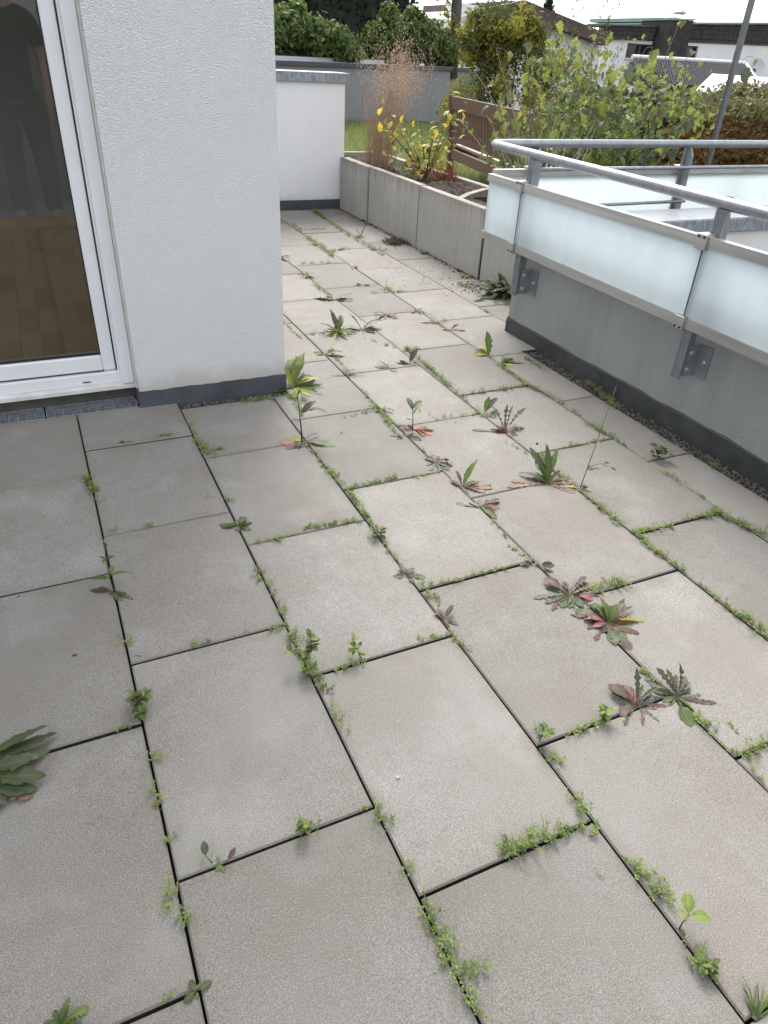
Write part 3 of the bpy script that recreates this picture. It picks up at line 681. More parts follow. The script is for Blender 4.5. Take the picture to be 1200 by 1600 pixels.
pole = thing('metal_pole', (4.343, 4.0, .3), 'tall thin galvanised pole standing behind the balustrade, running out of the top of the photo', 'pole')
MB().tube([(4.343, 4.0, .30), (4.343, 4.0, 4.2)], .021, 12).build('shaft', 'galv_post', pole, True)
MB().tube([(4.343, 4.0, 4.2), (4.343, 4.0, 4.24)], .026, 12).build('end_cap', 'galv_post', pole, True)

# ------------------------------------------------------------------ lawn and concrete retaining wall
def sheet(name, x0, x1, y0, y1, nx, ny, hf, mat):
    V = [(x0 + (x1 - x0) * i / nx, y0 + (y1 - y0) * j / ny, hf(x0 + (x1 - x0) * i / nx, y0 + (y1 - y0) * j / ny)) for j in range(ny + 1) for i in range(nx + 1)]
    F = [(j * (nx + 1) + i, j * (nx + 1) + i + 1, (j + 1) * (nx + 1) + i + 1, (j + 1) * (nx + 1) + i) for j in range(ny) for i in range(nx)]
    return structure(raw(name, V, F, mat))
def lawn_h(x, y): return .10 + .02 * math.sin(x * 1.7) * math.sin(y * 1.3) - max(0, x - 8) * .05
sheet('lawn', 2.85, 16.0, 3.45, 15.5, 30, 30, lawn_h, 'lawn_ground')
def grass(pts_fn, n, h0, h1, wd):
    V = []; F = []
    for i in range(n):
        x, y = pts_fn(); z_ = lawn_h(x, y) - .01; h = random.uniform(h0, h1); a = random.uniform(0, 6.283); l = random.uniform(0, .6) * h; t = random.uniform(0, 6.283)
        dx, dy = math.cos(a) * wd, math.sin(a) * wd; b = len(V); lx, ly = math.cos(t) * l, math.sin(t) * l
        V += [(x - dx, y - dy, z_), (x + dx, y + dy, z_), (x + dx * .7 + lx * .35, y + dy * .7 + ly * .35, z_ + h * .6), (x - dx * .7 + lx * .35, y - dy * .7 + ly * .35, z_ + h * .6), (x + lx, y + ly, z_ + h)]
        F += [(b, b + 1, b + 2, b + 3), (b + 3, b + 2, b + 4)]
    return V, F
def gpts():
    while True:
        x, y = random.uniform(3.45, 7.6), random.uniform(5.6, 15.2)
        if y < 14.1 + (x - 4.27) * .46 and y > 4.2 + .55 * x: return x, y
V, F = grass(gpts, 34000, .04, .13, .0045)
tag(raw('lawn_grass', V, F, 'grass_blade'), 'bright green grass of the lawn behind the planter', 'grass', None, 'stuff')

rw = thing('retaining_wall', (6.9, 15.3, 0), 'grey fair-faced concrete retaining wall with dark metal coping behind the lawn', 'wall')
A_, B_ = Vector((3.2, 13.60, 0)), Vector((9.72, 16.60, 0)); dW = (B_ - A_).normalized(); nW = Vector((-dW.y, dW.x, 0))
def wbox(name, mat, par, s0, s1, d0, d1, z0, z1):
    V = [tuple(A_ + dW * s + nW * d + Vector((0, 0, z_))) for z_ in (z0, z1) for d in (d0, d1) for s in (s0, s1)]
    F = [(0, 2, 3, 1), (4, 5, 7, 6), (0, 1, 5, 4), (2, 6, 7, 3), (0, 4, 6, 2), (1, 3, 7, 5)]
    return raw(name, V, F, mat, par)
LWL = (B_ - A_).length; npan = 4
for i in range(npan): wbox('wall_panel', 'retaining_concrete', rw, LWL * i / npan + .004, LWL * (i + 1) / npan - .004, 0, .25, -.3, 1.048 )
wbox('joint_backing', 'black_gap', rw, .01, LWL - .01, .02, .24, -.3, 1.04)
wbox('coping', 'coping_dark', rw, -.1, LWL + .03, -.05, .42, 1.05, 1.118)
wbox('coping_upstand', 'coping_light', rw, -.1, LWL * .62, .20, .30, 1.1185, 1.185)
wbox('coping_sheet', 'coping_light', rw, -.1, LWL + .02, -.045, .20, 1.1182, 1.122)
rw2 = MB().box(9.74, 9.95, 16.6, 22, -.3, 1.05).build('side_wall', 'retaining_concrete', rw)
terr = structure(raw('upper_garden', [tuple(A_ + dW * s + nW * d + Vector((0, 0, 1.06))) for s, d in ((-6, .26), (LWL, .26), (LWL, 14), (-6, 14))], [[0, 1, 2, 3]], 'earth'))

# ------------------------------------------------------------------ garden bench seen from behind
PL_, PR_ = Vector((4.66, 8.23, 0)), Vector((4.08, 5.55, 0))
bench = thing('garden_bench', (PL_.x, PL_.y, .11), 'long brown wooden slatted bench on the lawn, seen from behind', 'bench')
dB = (PR_ - PL_).normalized(); nB = Vector((-dB.y, dB.x, 0)); LB = (PR_ - PL_).length
if nB.x < 0: nB = -nB                                            # towards the front of the bench, away from us
def bbox(name, mat, s0, s1, d0, d1, z0, z1, lean=0.0, par=bench, bev=0):
    V = []
    for z_ in (z0, z1):
        for d in (d0, d1):
            for s in (s0, s1):
                V.append(tuple(PL_ + dB * s + nB * (d - max(0, z_ - .45) * lean) + Vector((0, 0, z_))))
    F = [(0, 2, 3, 1), (4, 5, 7, 6), (0, 1, 5, 4), (2, 6, 7, 3), (0, 4, 6, 2), (1, 3, 7, 5)]
    return raw(name, V, F, mat, par)
ln = .12
for s in (0, LB - .07):
    b1 = bbox('back_post', 'bench_wood', s, s + .07, 0, .06, .06, .955 if s != LB / 2 else .93, ln)
    bbox('front_leg', 'bench_wood', s, s + .07, .50, .56, .06, .66 if s != LB / 2 else .44)
    bbox('seat_bearer', 'bench_wood', s + .01, s + .06, .062, .498, .36, .425)
    if s != LB / 2: bbox('armrest', 'bench_wood_sunlit', s - .01, s + .08, -.02, .60, .662, .695)
bbox('top_rail', 'bench_wood', .072, LB - .072, .008, .048, .815, .945, ln)
bbox('lower_rail', 'bench_wood', .072, LB - .072, .010, .046, .485, .545, ln)
bbox('seat_rail', 'bench_wood', .072, LB - .072, .005, .055, .30, .40)
bbox('front_rail', 'bench_wood', .072, LB - .072, .505, .55, .32, .41)
ns = int(LB / .098); 
for i in range(ns):
    s = .09 + (LB - .18 - .05) * i / (ns - 1)
    bbox('back_slat', 'bench_wood', s, s + .044, .016, .038, .546, .814, ln)
for i in range(6):
    d = .07 + i * .078
    bbox('seat_slat', 'bench_wood_sunlit', .02, LB - .02, d, d + .062, .427, .45)

# ------------------------------------------------------------------ foliage masses
def leafcloud(centres, n, size, flat=0.0, seed=1, tri=False):
    """n leaf-sized quads spread through ellipsoids (cx,cy,cz,rx,ry,rz), denser towards the rim, with hollows"""
    g = np.random.default_rng(seed); C_ = np.array(centres, float); vol = (C_[:, 3] * C_[:, 4] * C_[:, 5]) ** .75; vol /= vol.sum()
    k = g.choice(len(C_), n, p=vol); d = g.normal(size=(n, 3)); d /= np.linalg.norm(d, axis=1)[:, None]
    rad = g.random(n) ** .42 * (1 + g.normal(size=n) * .07)
    lump = np.sin(d[:, 0] * 5 + k) * np.sin(d[:, 1] * 6 + 2 * k) * np.sin(d[:, 2] * 7 + 3 * k)
    rad = rad * (1 + .16 * lump)
    P = C_[k, :3] + d * rad[:, None] * C_[k, 3:]
    nr = d + g.normal(size=(n, 3)) * .8; nr[:, 2] += flat; nr /= np.linalg.norm(nr, axis=1)[:, None]
    u = np.cross(nr, g.normal(size=(n, 3))); u /= np.linalg.norm(u, axis=1)[:, None]; v = np.cross(nr, u)
    s = size * (.55 + .9 * g.random(n))[:, None]
    q = np.stack([P - u * s, P + v * s * .42 + nr * s * .12, P + u * s, P - v * s * .42 + nr * s * .12], 1).reshape(-1, 3)
    F = np.arange(4 * n).reshape(-1, 4)
    return q, F
def fastmesh(name, V, F, mat, parent=None, mats=None, idx=None):
    V = np.asarray(V, np.float32); k = F.shape[1]
    if parent is not None: off = np.array(wloc(parent))
    else: off = np.array([V[:, 0].mean(), V[:, 1].mean(), V[:, 2].min()])
    me = bpy.data.meshes.new(name); me.vertices.add(len(V)); me.vertices.foreach_set('co', (V - off).astype(np.float32).ravel())
    me.loops.add(F.size); me.loops.foreach_set('vertex_index', F.astype(np.int32).ravel()); me.polygons.add(len(F))
    me.polygons.foreach_set('loop_start', np.arange(0, F.size, k, dtype=np.int32)); me.polygons.foreach_set('loop_total', np.full(len(F), k, np.int32))
    me.update(); me.validate(); o = link_mesh(name, me, mat, parent)
    if parent is None: o.location = off
    return o
def crown(parent, centres, n, size, mat, seed, name='crown', flat=0.0):
    V, F = leafcloud(centres, n, size, flat, seed); o = fastmesh(name, V, F, mat, parent); o['kind'] = 'stuff'; return o
def limbs(parent, base, tips, r0, mat='bark', name='trunk', bend=.2):
    mb = MB(); b = Vector(base)
    for t in tips:
        t = Vector(t); md = b.lerp(t, .5) + Vector((random.uniform(-1, 1), random.uniform(-1, 1), 0)) * bend * (t - b).length * .4
        P = [b.lerp(md, k / 4) * (1 - k / 4) + md.lerp(t, k / 4) * (k / 4) if False else (b * (1 - k / 6) ** 2 + md * 2 * (k / 6) * (1 - k / 6) + t * (k / 6) ** 2) for k in range(7)]
        mb.tube(P, [r0 * (1 - .85 * k / 6) for k in range(7)], 6)
    return mb.build(name, mat, parent, True)
def bush(name, base, centres, n, size, mat, label, cat, seed, group=None, r0=.03, second=None, flat=0.0):
    t = thing(name, base, label, cat, group)
    limbs(t, base, [(c[0], c[1], c[2] + c[5] * .3) for c in centres[:7]], r0, 'bark', 'stems')
    crown(t, centres, n, size, mat, seed, 'foliage', flat)
    if second: crown(t, second[0], second[1], second[2], second[3], seed + 50, 'leaf_tips', flat)
    return t

# two green shrubs hanging over the coping
bush('green_shrub', (5.3, 15.0, 1.07), [(4.3, 15.0, 1.48, .60, .5, .34), (4.9, 15.1, 1.62, .50, .5, .36), (5.35, 15.15, 1.52, .55, .5, .36), (5.85, 15.2, 1.42, .45, .45, .32), (6.25, 15.3, 1.28, .28, .35, .20), (5.05, 15.0, 1.86, .20, .2, .20), (3.7, 14.8, 1.38, .5, .5, .26)], 13000, .058, 'ivy', 'broad leafy green shrub on top of the retaining wall, next to the white pillar', 'shrub', 3, 'green shrubs on the retaining wall', flat=.3)
bush('green_shrub', (7.9, 16.0, 1.07), [(7.15, 15.95, 1.50, .36, .45, .36), (7.6, 16.0, 1.62, .48, .5, .40), (8.2, 16.2, 1.60, .58, .55, .42), (8.75, 16.4, 1.46, .48, .5, .34), (9.15, 16.6, 1.32, .30, .35, .24), (7.35, 15.9, 1.98, .20, .2, .22), (8.0, 16.1, 1.98, .22, .25, .18)], 14000, .058, 'ivy', 'rounded leafy green shrub on top of the retaining wall, left of the tree trunk', 'shrub', 4, 'green shrubs on the retaining wall', flat=.3)

# tall black-green conifer hedge behind them
hd = thing('conifer_hedge', (6.2, 18.3, 1.06), 'tall almost black conifer hedge behind the green shrubs', 'hedge')
cs = []
for i in range(12):
    s = i * .52; cx = 3.3 + s; cy = 17.0 + s * .42; tp = 4.2 - max(0, (i - 8)) * .28
    cs.append((cx, cy, 1.06 + tp * .5, .62, .6, tp * .55)); 
    cs.append((cx + .2, cy + .3, 1.06 + tp * .25, .5, .6, tp * .3))
crown(hd, cs, 34000, .085, 'conifer', 5, 'foliage')
mb = MB()
for i in range(12):
    c = cs[2 * i]; mb.tube([(c[0], c[1], 1.0), (c[0], c[1], c[2] + c[5] * .7)], [.09, .02], 6)
mb.build('trunks', 'bark', hd)
# dense inner twig mass keeps daylight from showing through
mb = MB()
for c in cs[::2]: mb.tube([(c[0], c[1], 1.0), (c[0], c[1], c[2] - .2), (c[0], c[1], c[2] + c[5] * .72)], [.42, .44, .08], 9)
mb.build('inner_twigs', 'conifer', hd)

# tree with slim grey trunk
tr_ = thing('tree', (9.206,16.400,1.177), 'slim grey-trunked tree between the rounded green shrub and the yellowing bush', 'tree')
tb = Vector(tr_.location)
mb = MB(); mb.tube([(tb.x, tb.y, .9), (tb.x - .01, tb.y, 1.6), (tb.x - .05, tb.y, 2.6), (tb.x - .06, tb.y, 4.2), (tb.x, tb.y, 6.0)], [.125, .115, .11, .10, .06], 12); mb.build('trunk', 'bark', tr_, True)
mb = MB(); q0 = Vector((tb.x, tb.y, 1.33))
mb.tube([q0, q0 + Vector((.25, -.05, .06)), q0 + Vector((.55, -.1, .12)), q0 + Vector((.75, -.1, .10))], [.05, .035, .025, .01], 6)
q1 = Vector((tb.x - .05, tb.y, 3.0))
for dx, dz in ((-1.0, .5), (-.7, -.5), (.9, .3), (.6, 1.2), (-.4, 1.5), (-.95, -.75)): mb.tube([q1, q1 + Vector((dx * .5, -.1, dz * .6 + .15)), q1 + Vector((dx, -.2, dz))], [.045, .03, .01], 6)
mb.build('branch', 'bark', tr_, True)
crown(tr_, [(tb.x - .75, tb.y - .2, 2.45, .28, .25, .22), (tb.x - .5, tb.y - .2, 2.75, .32, .3, .25), (tb.x - .35, tb.y - .2, 2.10, .18, .2, .30), (tb.x - .2, tb.y - .1, 1.75, .16, .2, .28), (tb.x - .8, tb.y - .2, 3.4, .7, .6, .5), (tb.x + .8, tb.y - .2, 3.6, .7, .6, .5), (tb.x + .5, tb.y - .2, 2.62, .32, .3, .16), (tb.x, tb.y, 4.9, 1.5, 1.3, 1.2), (tb.x + .35, tb.y - .1, 1.95, .22, .2, .4)], 3400, .075, 'yellow_bush', 21)

# big yellow-green bush beyond the bench
def ragged(hulls, n, r0, r1, seed):
    g = random.Random(seed); out = []
    for k in range(n):
        h = g.choice(hulls); a, b = g.uniform(0, 6.283), math.acos(g.uniform(-.7, 1)); f = g.uniform(.35, 1.12); r = g.uniform(r0, r1)
        out.append((h[0] + h[3] * math.sin(b) * math.cos(a) * f, h[1] + h[4] * math.sin(b) * math.sin(a) * f, h[2] + h[5] * math.cos(b) * f, r, r, r * g.uniform(.6, 1.3)))
    return out
HY = [(8.15, 12.75, 1.72, .42, .4, .26), (7.75, 12.85, 1.78, .30, .3, .22), (7.9, 12.7, 1.00, .60, .6, .62), (8.35, 12.7, 1.40, .50, .5, .48), (8.55, 12.6, 1.70, .28, .3, .24), (7.75, 12.8, 1.45, .34, .4, .30), (8.7, 12.3, .85, .7, .6, .70), (7.55, 12.8, .55, .45, .5, .50), (9.2, 12.2, .75, .6, .6, .55), (9.0, 12.3, 1.25, .40, .4, .30), (9.7, 12.0, .85, .5, .5, .5)]
bush('yellowing_bush', (8.3, 12.6, .05), ragged(HY, 70, .13, .30, 5), 8500, .038, 'olive_bush', 'large bush turning yellow green, standing beyond the bench in front of the gabled house', 'bush', 6,
     second=(ragged(HY, 75, .10, .28, 9), 14500, .036, 'yellow_bush'))
# dark green filling bushes behind the hazel
bush('dark_bush', (9.6, 10.6, 0), [(8.6, 10.6, .35, .8, .6, .7), (9.6, 10.2, .45, .9, .6, .75), (10.6, 9.8, .40, .9, .6, .72), (11.2, 9.2, .35, .7, .6, .65)], 9000, .07, 'dark_bush', 'dark green bush mass behind the hazel and below the tiled garage roof', 'bush', 8)
bush('dark_bush', (7.5, 8.2, 0), [(6.2, 9.6, .25, .6, .5, .45), (6.9, 8.8, .35, .6, .5, .55), (7.6, 8.2, .40, .6, .5, .60)], 6000, .055, 'dark_bush', 'dark green bush low behind the balustrade, left of the rust-coloured hedge', 'bush', 9)
# rust coloured hedge on the right
bush('rusty_hedge', (8.8, 6.9, 0), [(7.55, 7.35, .40, .42, .45, .55), (8.2, 7.1, .42, .5, .45, .57), (8.9, 6.9, .42, .55, .45, .58), (9.7, 6.7, .42, .6, .5, .58), (10.6, 6.5, .42, .6, .5, .58)], 12000, .040, 'rust_hedge', 'clipped hedge with rust-brown leaves behind the pole at the right edge', 'hedge', 10,
     second=([(7.55, 7.4, .90, .36, .4, .13), (8.2, 7.15, .95, .5, .4, .14), (8.9, 6.95, .98, .5, .4, .15), (9.7, 6.75, 1.0, .6, .4, .16)], 3600, .035, 'hedge_top'))
bush('garden_shrub', (10.6, 9.4, 0), [(9.6, 9.4, .80, .5, .45, .32), (10.4, 9.2, .95, .5, .45, .30), (11.2, 9.0, 1.02, .6, .45, .32), (12.2, 8.8, 1.05, .7, .45, .32)], 5200, .05, 'hedge_top', 'loose grey-green shrub between the rusty hedge and the white awning', 'shrub', 11)

# ------------------------------------------------------------------ houses in the distance
h1 = thing('gabled_house', (19, 28, -1), 'white gabled house with wide brown roof edge, half hidden by the yellowing bush', 'house')
def plate(pts, y0, y1, name, mat, par): return MB().prism([(p[0], p[1]) for p in pts], 'y', y0, y1).build(name, mat, par)
plate([(15.6, -1.2), (22.6, -1.2), (22.6, 2.25), (20.2, 2.68), (18.4, 2.98), (16.6, 2.72), (15.6, 2.5)], 28.10, 36, 'wall', 'white_house_render', h1)
rf_ = plate([(18.35, 3.22), (18.35, 2.50), (20.2, 2.42), (22.6, 1.98), (22.75, 2.12), (22.75, 2.33)], 27.6, 36, 'roof', 'fascia_brown', h1)
plate([(16.2, 2.74), (18.34, 3.20), (18.34, 1.2), (16.2, 1.2)], 27.8, 28.09, 'brown_gable', 'fascia_brown', h1)
plate([(15.95, 2.55), (17.05, 2.55), (17.05, 2.95), (15.95, 3.02)], 28.4, 29.4, 'chimney', 'white_house_render', rf_)
MB().tube([(18.95, 27.9, 3.05), (18.97, 27.9, 3.35)], .02, 6).build('antenna_mast', 'dish_grey', rf_)
MB().tube([(18.87, 27.8, 3.36), (18.93, 27.8, 3.52), (19.0, 27.8, 3.72)], [.05, .16, .07], 10).build('antenna_dish', 'dish_grey', rf_)
cy = thing('cypress', (21.0, 31, -1), 'slim dark conifer tip rising above the brown roof edge', 'tree')
MB().tube([(21.9, 31, -1), (21.9, 31, 2.5)], .12, 6).build('trunk', 'bark', cy)
crown(cy, [(21.9, 31, 2.2, .35, .35, 1.3), (21.85, 31, 3.1, .20, .2, .8), (21.9, 31, 3.6, .12, .12, .5)], 1500, .09, 'conifer', 30)

h2 = thing('flat_roofed_house', (34, 36, -1), 'long white house with dark tiled roof band, dark chimney and two dark windows', 'house')
wl_ = MB()
def rect(mb, x0, x1, z0, z1, y0, y1): mb.box(x0, x1, y0, y1, z0, z1)
# facade with two window openings left free
for (x0, x1, z0, z1) in [(29.25, 30.85, -1, 2.62), (30.85, 32.82, -1, 1.69), (30.85, 32.82, 2.36, 2.62), (32.82, 34.15, -1, 2.75), (34.15, 35.95, -1, 1.74), (34.15, 35.95, 2.44, 2.85), (35.95, 52, -1, 2.95)]:
    rect(wl_, x0, x1, z0, z1, 36.0, 36.35)
wl_.box(29.25, 29.6, 36.36, 44, -1, 2.6).build('wall', 'white_house_render', h2)
for i, (x0, x1, z0, z1) in enumerate([(30.85, 32.82, 1.69, 2.36), (34.15, 35.95, 1.74, 2.44)]):
    wn = MB().box(x0, x1, 36.1, 36.18, z0, z0 + .07).box(x0, x1, 36.1, 36.18, z1 - .06, z1).box(x0, x0 + .06, 36.1, 36.18, z0 + .07, z1 - .06).box(x1 - .06, x1, 36.1, 36.18, z0 + .07, z1 - .06).box((x0 + x1) / 2 - .04, (x0 + x1) / 2 + .04, 36.1, 36.18, z0 + .07, z1 - .06).build('window', 'shutter_wood', h2)
    box('pane', 'window_dark', wn, x0 + .02, x1 - .02, 36.19, 36.22, z0 + .02, z1 - .02)
    box('sill', 'dish_grey', wn, x0 - .05, x1 + .05, 35.9, 36.09, z0 - .06, z0)
# mansard band of hung tiles, each row stepping out
def tile_band(name, x0, x1, zb0, zt0, zb1, zt1, y, rows, step):
    mb = MB(); n = int((x1 - x0) / step)
    for r in range(rows):
        for i in range(n):
            xa = x0 + (x1 - x0) * i / n + .008; xb = x0 + (x1 - x0) * (i + 1) / n - .008; f = (xa - x0) / (x1 - x0)
            zb_ = zb0 + (zb1 - zb0) * f; zt_ = zt0 + (zt1 - zt0) * f
            za = zb_ + (zt_ - zb_) * r / rows + .006; zc = zb_ + (zt_ - zb_) * (r + 1) / rows - .006
            dy = random.uniform(0, .025)
            mb.box(xa, xb, y - .08 - dy, y + .02, za, zc)
    o = mb.build(name, 'roof_tile', h2); o['kind'] = 'stuff'; return o
bk = MB().prism([(29.05, 2.46), (52, 2.94), (52, 4.35), (29.05, 3.05)], 'y', 35.93, 36.4).build('roof_band', 'gasket', h2)
tile_band('hung_tiles', 29.0, 32.4, 2.44, 3.02, 2.58, 3.14, 35.92, 3, .30)
tile_band('hung_tiles', 34.3, 52.0, 2.76, 3.36, 3.05, 4.30, 35.92, 3, .30)
MB().prism([(28.9, 3.03), (32.5, 3.15), (32.5, 3.21), (28.9, 3.09)], 'y', 35.75, 44).build('roof_edge', 'coping_dark', h2)
MB().prism([(34.2, 3.38), (52, 4.33), (52, 4.42), (34.2, 3.46)], 'y', 35.70, 44).build('copper_edge', 'copper_green', h2)
MB().prism([(34.3, 3.52), (37.6, 3.50), (37.6, 3.44), (34.3, 3.70)], 'y', 36.6, 44).build('copper_roof', 'copper_green', h2)
chm = MB().prism([(32.4, 1.75), (34.35, 1.75), (34.35, 3.55), (32.75, 3.46)], 'y', 35.2, 37.4).build('chimney', 'roof_tile', h2)
MB().prism([(32.68, 3.47), (34.4, 3.56), (34.4, 3.62), (32.68, 3.53)], 'y', 35.15, 37.5).build('chimney_cover', 'copper_green', chm)
mb = MB()
for x in (33.1, 33.75, 34.2): mb.tube([(x, 36, 3.55), (x, 36, 3.80)], .022, 5)
mb.box(32.8, 34.3, 35.9, 36.1, 3.80, 3.83)
mb.build('cowl_frame', 'dish_grey', chm)
MB().tube([(34.0, 36, 3.84), (34.0, 36, 3.90), (34.0, 36, 3.98), (34.0, 36, 4.03)], [.36, .34, .22, .02], 12).build('cowl', 'galv_post', chm)

gr = thing('tiled_garage_roof', (29.0, 30, -1), 'low dark grey tiled roof below the windows of the white house', 'roof')
# pitched tile field: rows of ribs, too fine to count from here
p00, p10, p01, p11 = Vector((22.0, 24.5, .62)), Vector((27.2, 23.6, .98)), Vector((26.2, 30, 1.60)), Vector((33.3, 30, 1.62))
mb = MB(); nr_, nc_ = 16, 44
for r in range(nr_):
    for c in range(nc_):
        def pt_(u, v): return p00 * (1 - u) * (1 - v) + p10 * u * (1 - v) + p01 * (1 - u) * v + p11 * u * v
        u0, u1, v0, v1 = c / nc_, (c + 1) / nc_, r / nr_, (r + 1) / nr_
        a_, b_, c_, d_ = pt_(u0, v0), pt_(u1, v0), pt_(u1, v1), pt_(u0, v1); m0, m1 = (a_ + b_) / 2, (c_ + d_) / 2; lift = Vector((0, 0, .055)); stp = Vector((0, 0, .03))
        mb.add([a_ + stp, m0 + lift + stp, b_ + stp, d_, m1 + lift, c_, a_ - stp, b_ - stp], [(0, 1, 4, 3), (1, 2, 5, 4), (6, 7, 2, 1, 0)])
o = mb.build('tiles', 'roof_tile_grey', gr); o['kind'] = 'stuff'
raw('battens', [tuple(p + Vector((0, 0, -.06))) for p in (p00, p10, p11, p01)], [[0, 1, 2, 3]], 'black_gap', gr)
MB().tube([p01 + Vector((0, .1, .09)), p11 + Vector((0, .1, .09))], .09, 8).build('ridge_flashing', 'dish_grey', gr)
MB().tube([p10 + Vector((.05, 0, .0)), p11 + Vector((.05, 0, .05))], .07, 6).build('verge', 'dish_grey', gr)
MB().prism([(22.2, -1), (27.0, -1), (27.0, .72), (24.5, .6), (22.2, .45)], 'y', 24.8, 29).build('wall', 'blue_dark', gr)
MB().box(26.0, 33.2, 29.2, 30.0, -1, 1.5).build('rear_wall', 'blue_dark', gr)

aw = thing('white_awning', (23, 21, -1), 'bright white sloping awning in front of the white house', 'awning')
q = [(20.255,20.000,0.750), (22.445,20.000,0.697), (25.749,22.000,1.213), (22.927,22.000,1.239)]
q = [Vector(v) for v in q]; q[2] = q[2] + (q[2] - q[3]) * .12
raw('cloth', [tuple(v) for v in q] + [tuple(v + Vector((0, 0, -.05))) for v in q], [(0, 1, 2, 3), (7, 6, 5, 4), (0, 4, 5, 1), (1, 5, 6, 2), (2, 6, 7, 3), (3, 7, 4, 0)], 'awning_white', aw)
mb = MB(); dn = Vector((0, 0, -.10))
mb.tube([q[0] + dn, q[1] + dn], .05, 6).tube([q[1] + dn, q[2] + dn], .06, 6).tube([q[0] + dn, q[3] + dn], .05, 6)
for v in (q[0], q[1]): mb.tube([v + dn, Vector((v.x, v.y, -1.6))], .05, 6)
mb.build('frame', 'gasket', aw)
ds = thing('satellite_dish', (33.6, 30.2, 1.0), 'pale satellite dish in front of the white house wall, above the awning', 'satellite dish')
V = []; F = []; c0 = Vector((33.55, 29.5, 1.42)); ax = Vector((-.75, -.62, .22)).normalized(); uu = ax.cross(Vector((0, 0, 1))).normalized(); vv = uu.cross(ax)
for r in range(5):
    for k in range(18):
        t = k * 2 * math.pi / 18; rr = r / 4
        V.append(tuple(c0 + (uu * math.cos(t) * .40 + vv * math.sin(t) * .48) * rr + ax * (.16 * rr * rr)))
for r in range(4):
    for k in range(18): F.append((r * 18 + k, r * 18 + (k + 1) % 18, (r + 1) * 18 + (k + 1) % 18, (r + 1) * 18 + k))
raw('reflector', V, F, 'dish_grey', ds, True)
MB().tube([c0, c0 + Vector((0, .3, -.9))], .035, 6).tube([c0 - vv * .4, c0 + ax * .5], .015, 5).build('mast', 'galv_post', ds)

# ------------------------------------------------------------------ planting in the planter
og = thing('ornamental_grass', (2.99, 6.62, .43), 'tall clump of dry reddish-brown ornamental grass in the far end of the planter', 'grass clump')
mb = MB(); pm = []
for i in range(160):
    a = random.uniform(0, 6.283); r = .125 * math.sqrt(random.random()); b = Vector((3.0 + math.cos(a) * r, 6.60 + math.sin(a) * r * 1.3, .40))
    hgt = random.uniform(.40, .93); sp = random.gauss(0, .16); lean = Vector((.10 + .20 * random.random() + math.cos(a) * .07 + sp * .55, -.02 + math.sin(a) * .12 + sp * -.4, 0)) * hgt
    t = b + lean + Vector((0, 0, hgt)); md = b.lerp(t, .5) - lean * .15
    P = [b, md, t]; mb.tube(P, [.0024, .0022, .0012], 3, False)
    if hgt > .62: pm.append(t)
o = mb.build('stalks', 'dry_grass', og); o['kind'] = 'stuff'
V = []; F = []
for t in pm:
    for j in range(44):
        p = t + Vector((random.gauss(0, .028), random.gauss(0, .028), random.gauss(.0, .10))); b = len(V); s = random.uniform(.0024, .0050); a = random.uniform(0, 6.28)
        V += [tuple(p + Vector((math.cos(a) * s, math.sin(a) * s, 0))), tuple(p - Vector((math.cos(a) * s, math.sin(a) * s, 0))), tuple(p + Vector((0, 0, s * 2.4)))]; F.append((b, b + 1, b + 2))
for t in pm[::2]:
    for j in range(5):
        d = Vector((random.gauss(.07, .09), random.gauss(-.02, .07), random.uniform(.02, .16))); b = len(V); e = Vector((.001, .001, 0))
        V += [tuple(t - Vector((0, 0, .1))), tuple(t - Vector((0, 0, .1)) + e), tuple(t + d + e), tuple(t + d)]; F.append((b, b + 1, b + 2, b + 3))
o = raw('plumes', V, F, 'dry_plume', og); o['kind'] = 'stuff'

LEAFN = {}
def leafpart(parent, pos, az, el, L, W, kind, mat, bend=.7, fold=.22, roll=0.0, name='leaf'):
    V, F = leafgeo(pos, az, el, L, W, kind, bend, fold, roll)
    o = raw(name, [tuple(v) for v in V], F, mat, parent, True)
    at = o.data.attributes.new('rib', 'FLOAT', 'POINT'); at.data.foreach_set('value', [1.0 if i % 3 == 1 else 0.0 for i in range(len(V))])
    return o
# yellow-leaved shrub
ys_ = thing('yellow_leaved_shrub', (3.20, 6.02, .42), 'small shrub with bright yellow and yellow-green leaves beside the dry grass in the planter', 'shrub')
yb = Vector((3.20, 6.02, .41)); mb = MB()
ytips = [(2.789,6.200,1.018), (2.833,6.200,0.822), (2.910,6.150,0.750), (2.989,6.100,0.842), (3.114,6.050,0.871), (3.246,5.950,0.858), (3.327,5.900,0.980), (3.398,5.850,1.017), (3.137,6.000,0.660), (3.274,5.900,0.622), (3.021,6.000,0.561), (3.196,5.950,0.738), (3.376,5.850,0.845), (2.855,6.100,0.575)]
tw = []
for t in ytips:
    t = Vector(t); md = yb.lerp(t, .5) + Vector((random.uniform(-.04, .04), random.uniform(-.04, .04), .03))
    P = [yb * (1 - k / 6) ** 2 + md * 2 * (k / 6) * (1 - k / 6) + t * (k / 6) ** 2 for k in range(7)]; mb.tube(P, [.006 * (1 - .75 * k / 6) for k in range(7)], 5); tw.append(P)
mb.build('twigs', 'twig', ys_)
for P in tw:
    for j in range(random.choice((11, 12, 13))):
        k = random.uniform(2.2, 6); i = min(5, int(k)); p = P[i].lerp(P[i + 1], k - i) + Vector((random.gauss(0, .035), random.gauss(0, .035), random.gauss(0, .03)))
        L = random.uniform(.050, .092); leafpart(ys_, p, random.uniform(0, 6.28), random.uniform(-1.1, .5), L, L * .55, 'oval', random.choice(('leaf_yellow', 'leaf_yellow', 'leaf_yellow', 'leaf_yellowgreen', 'leaf_yellowgreen', 'leaf_bright')), .5)
V, F = [], []
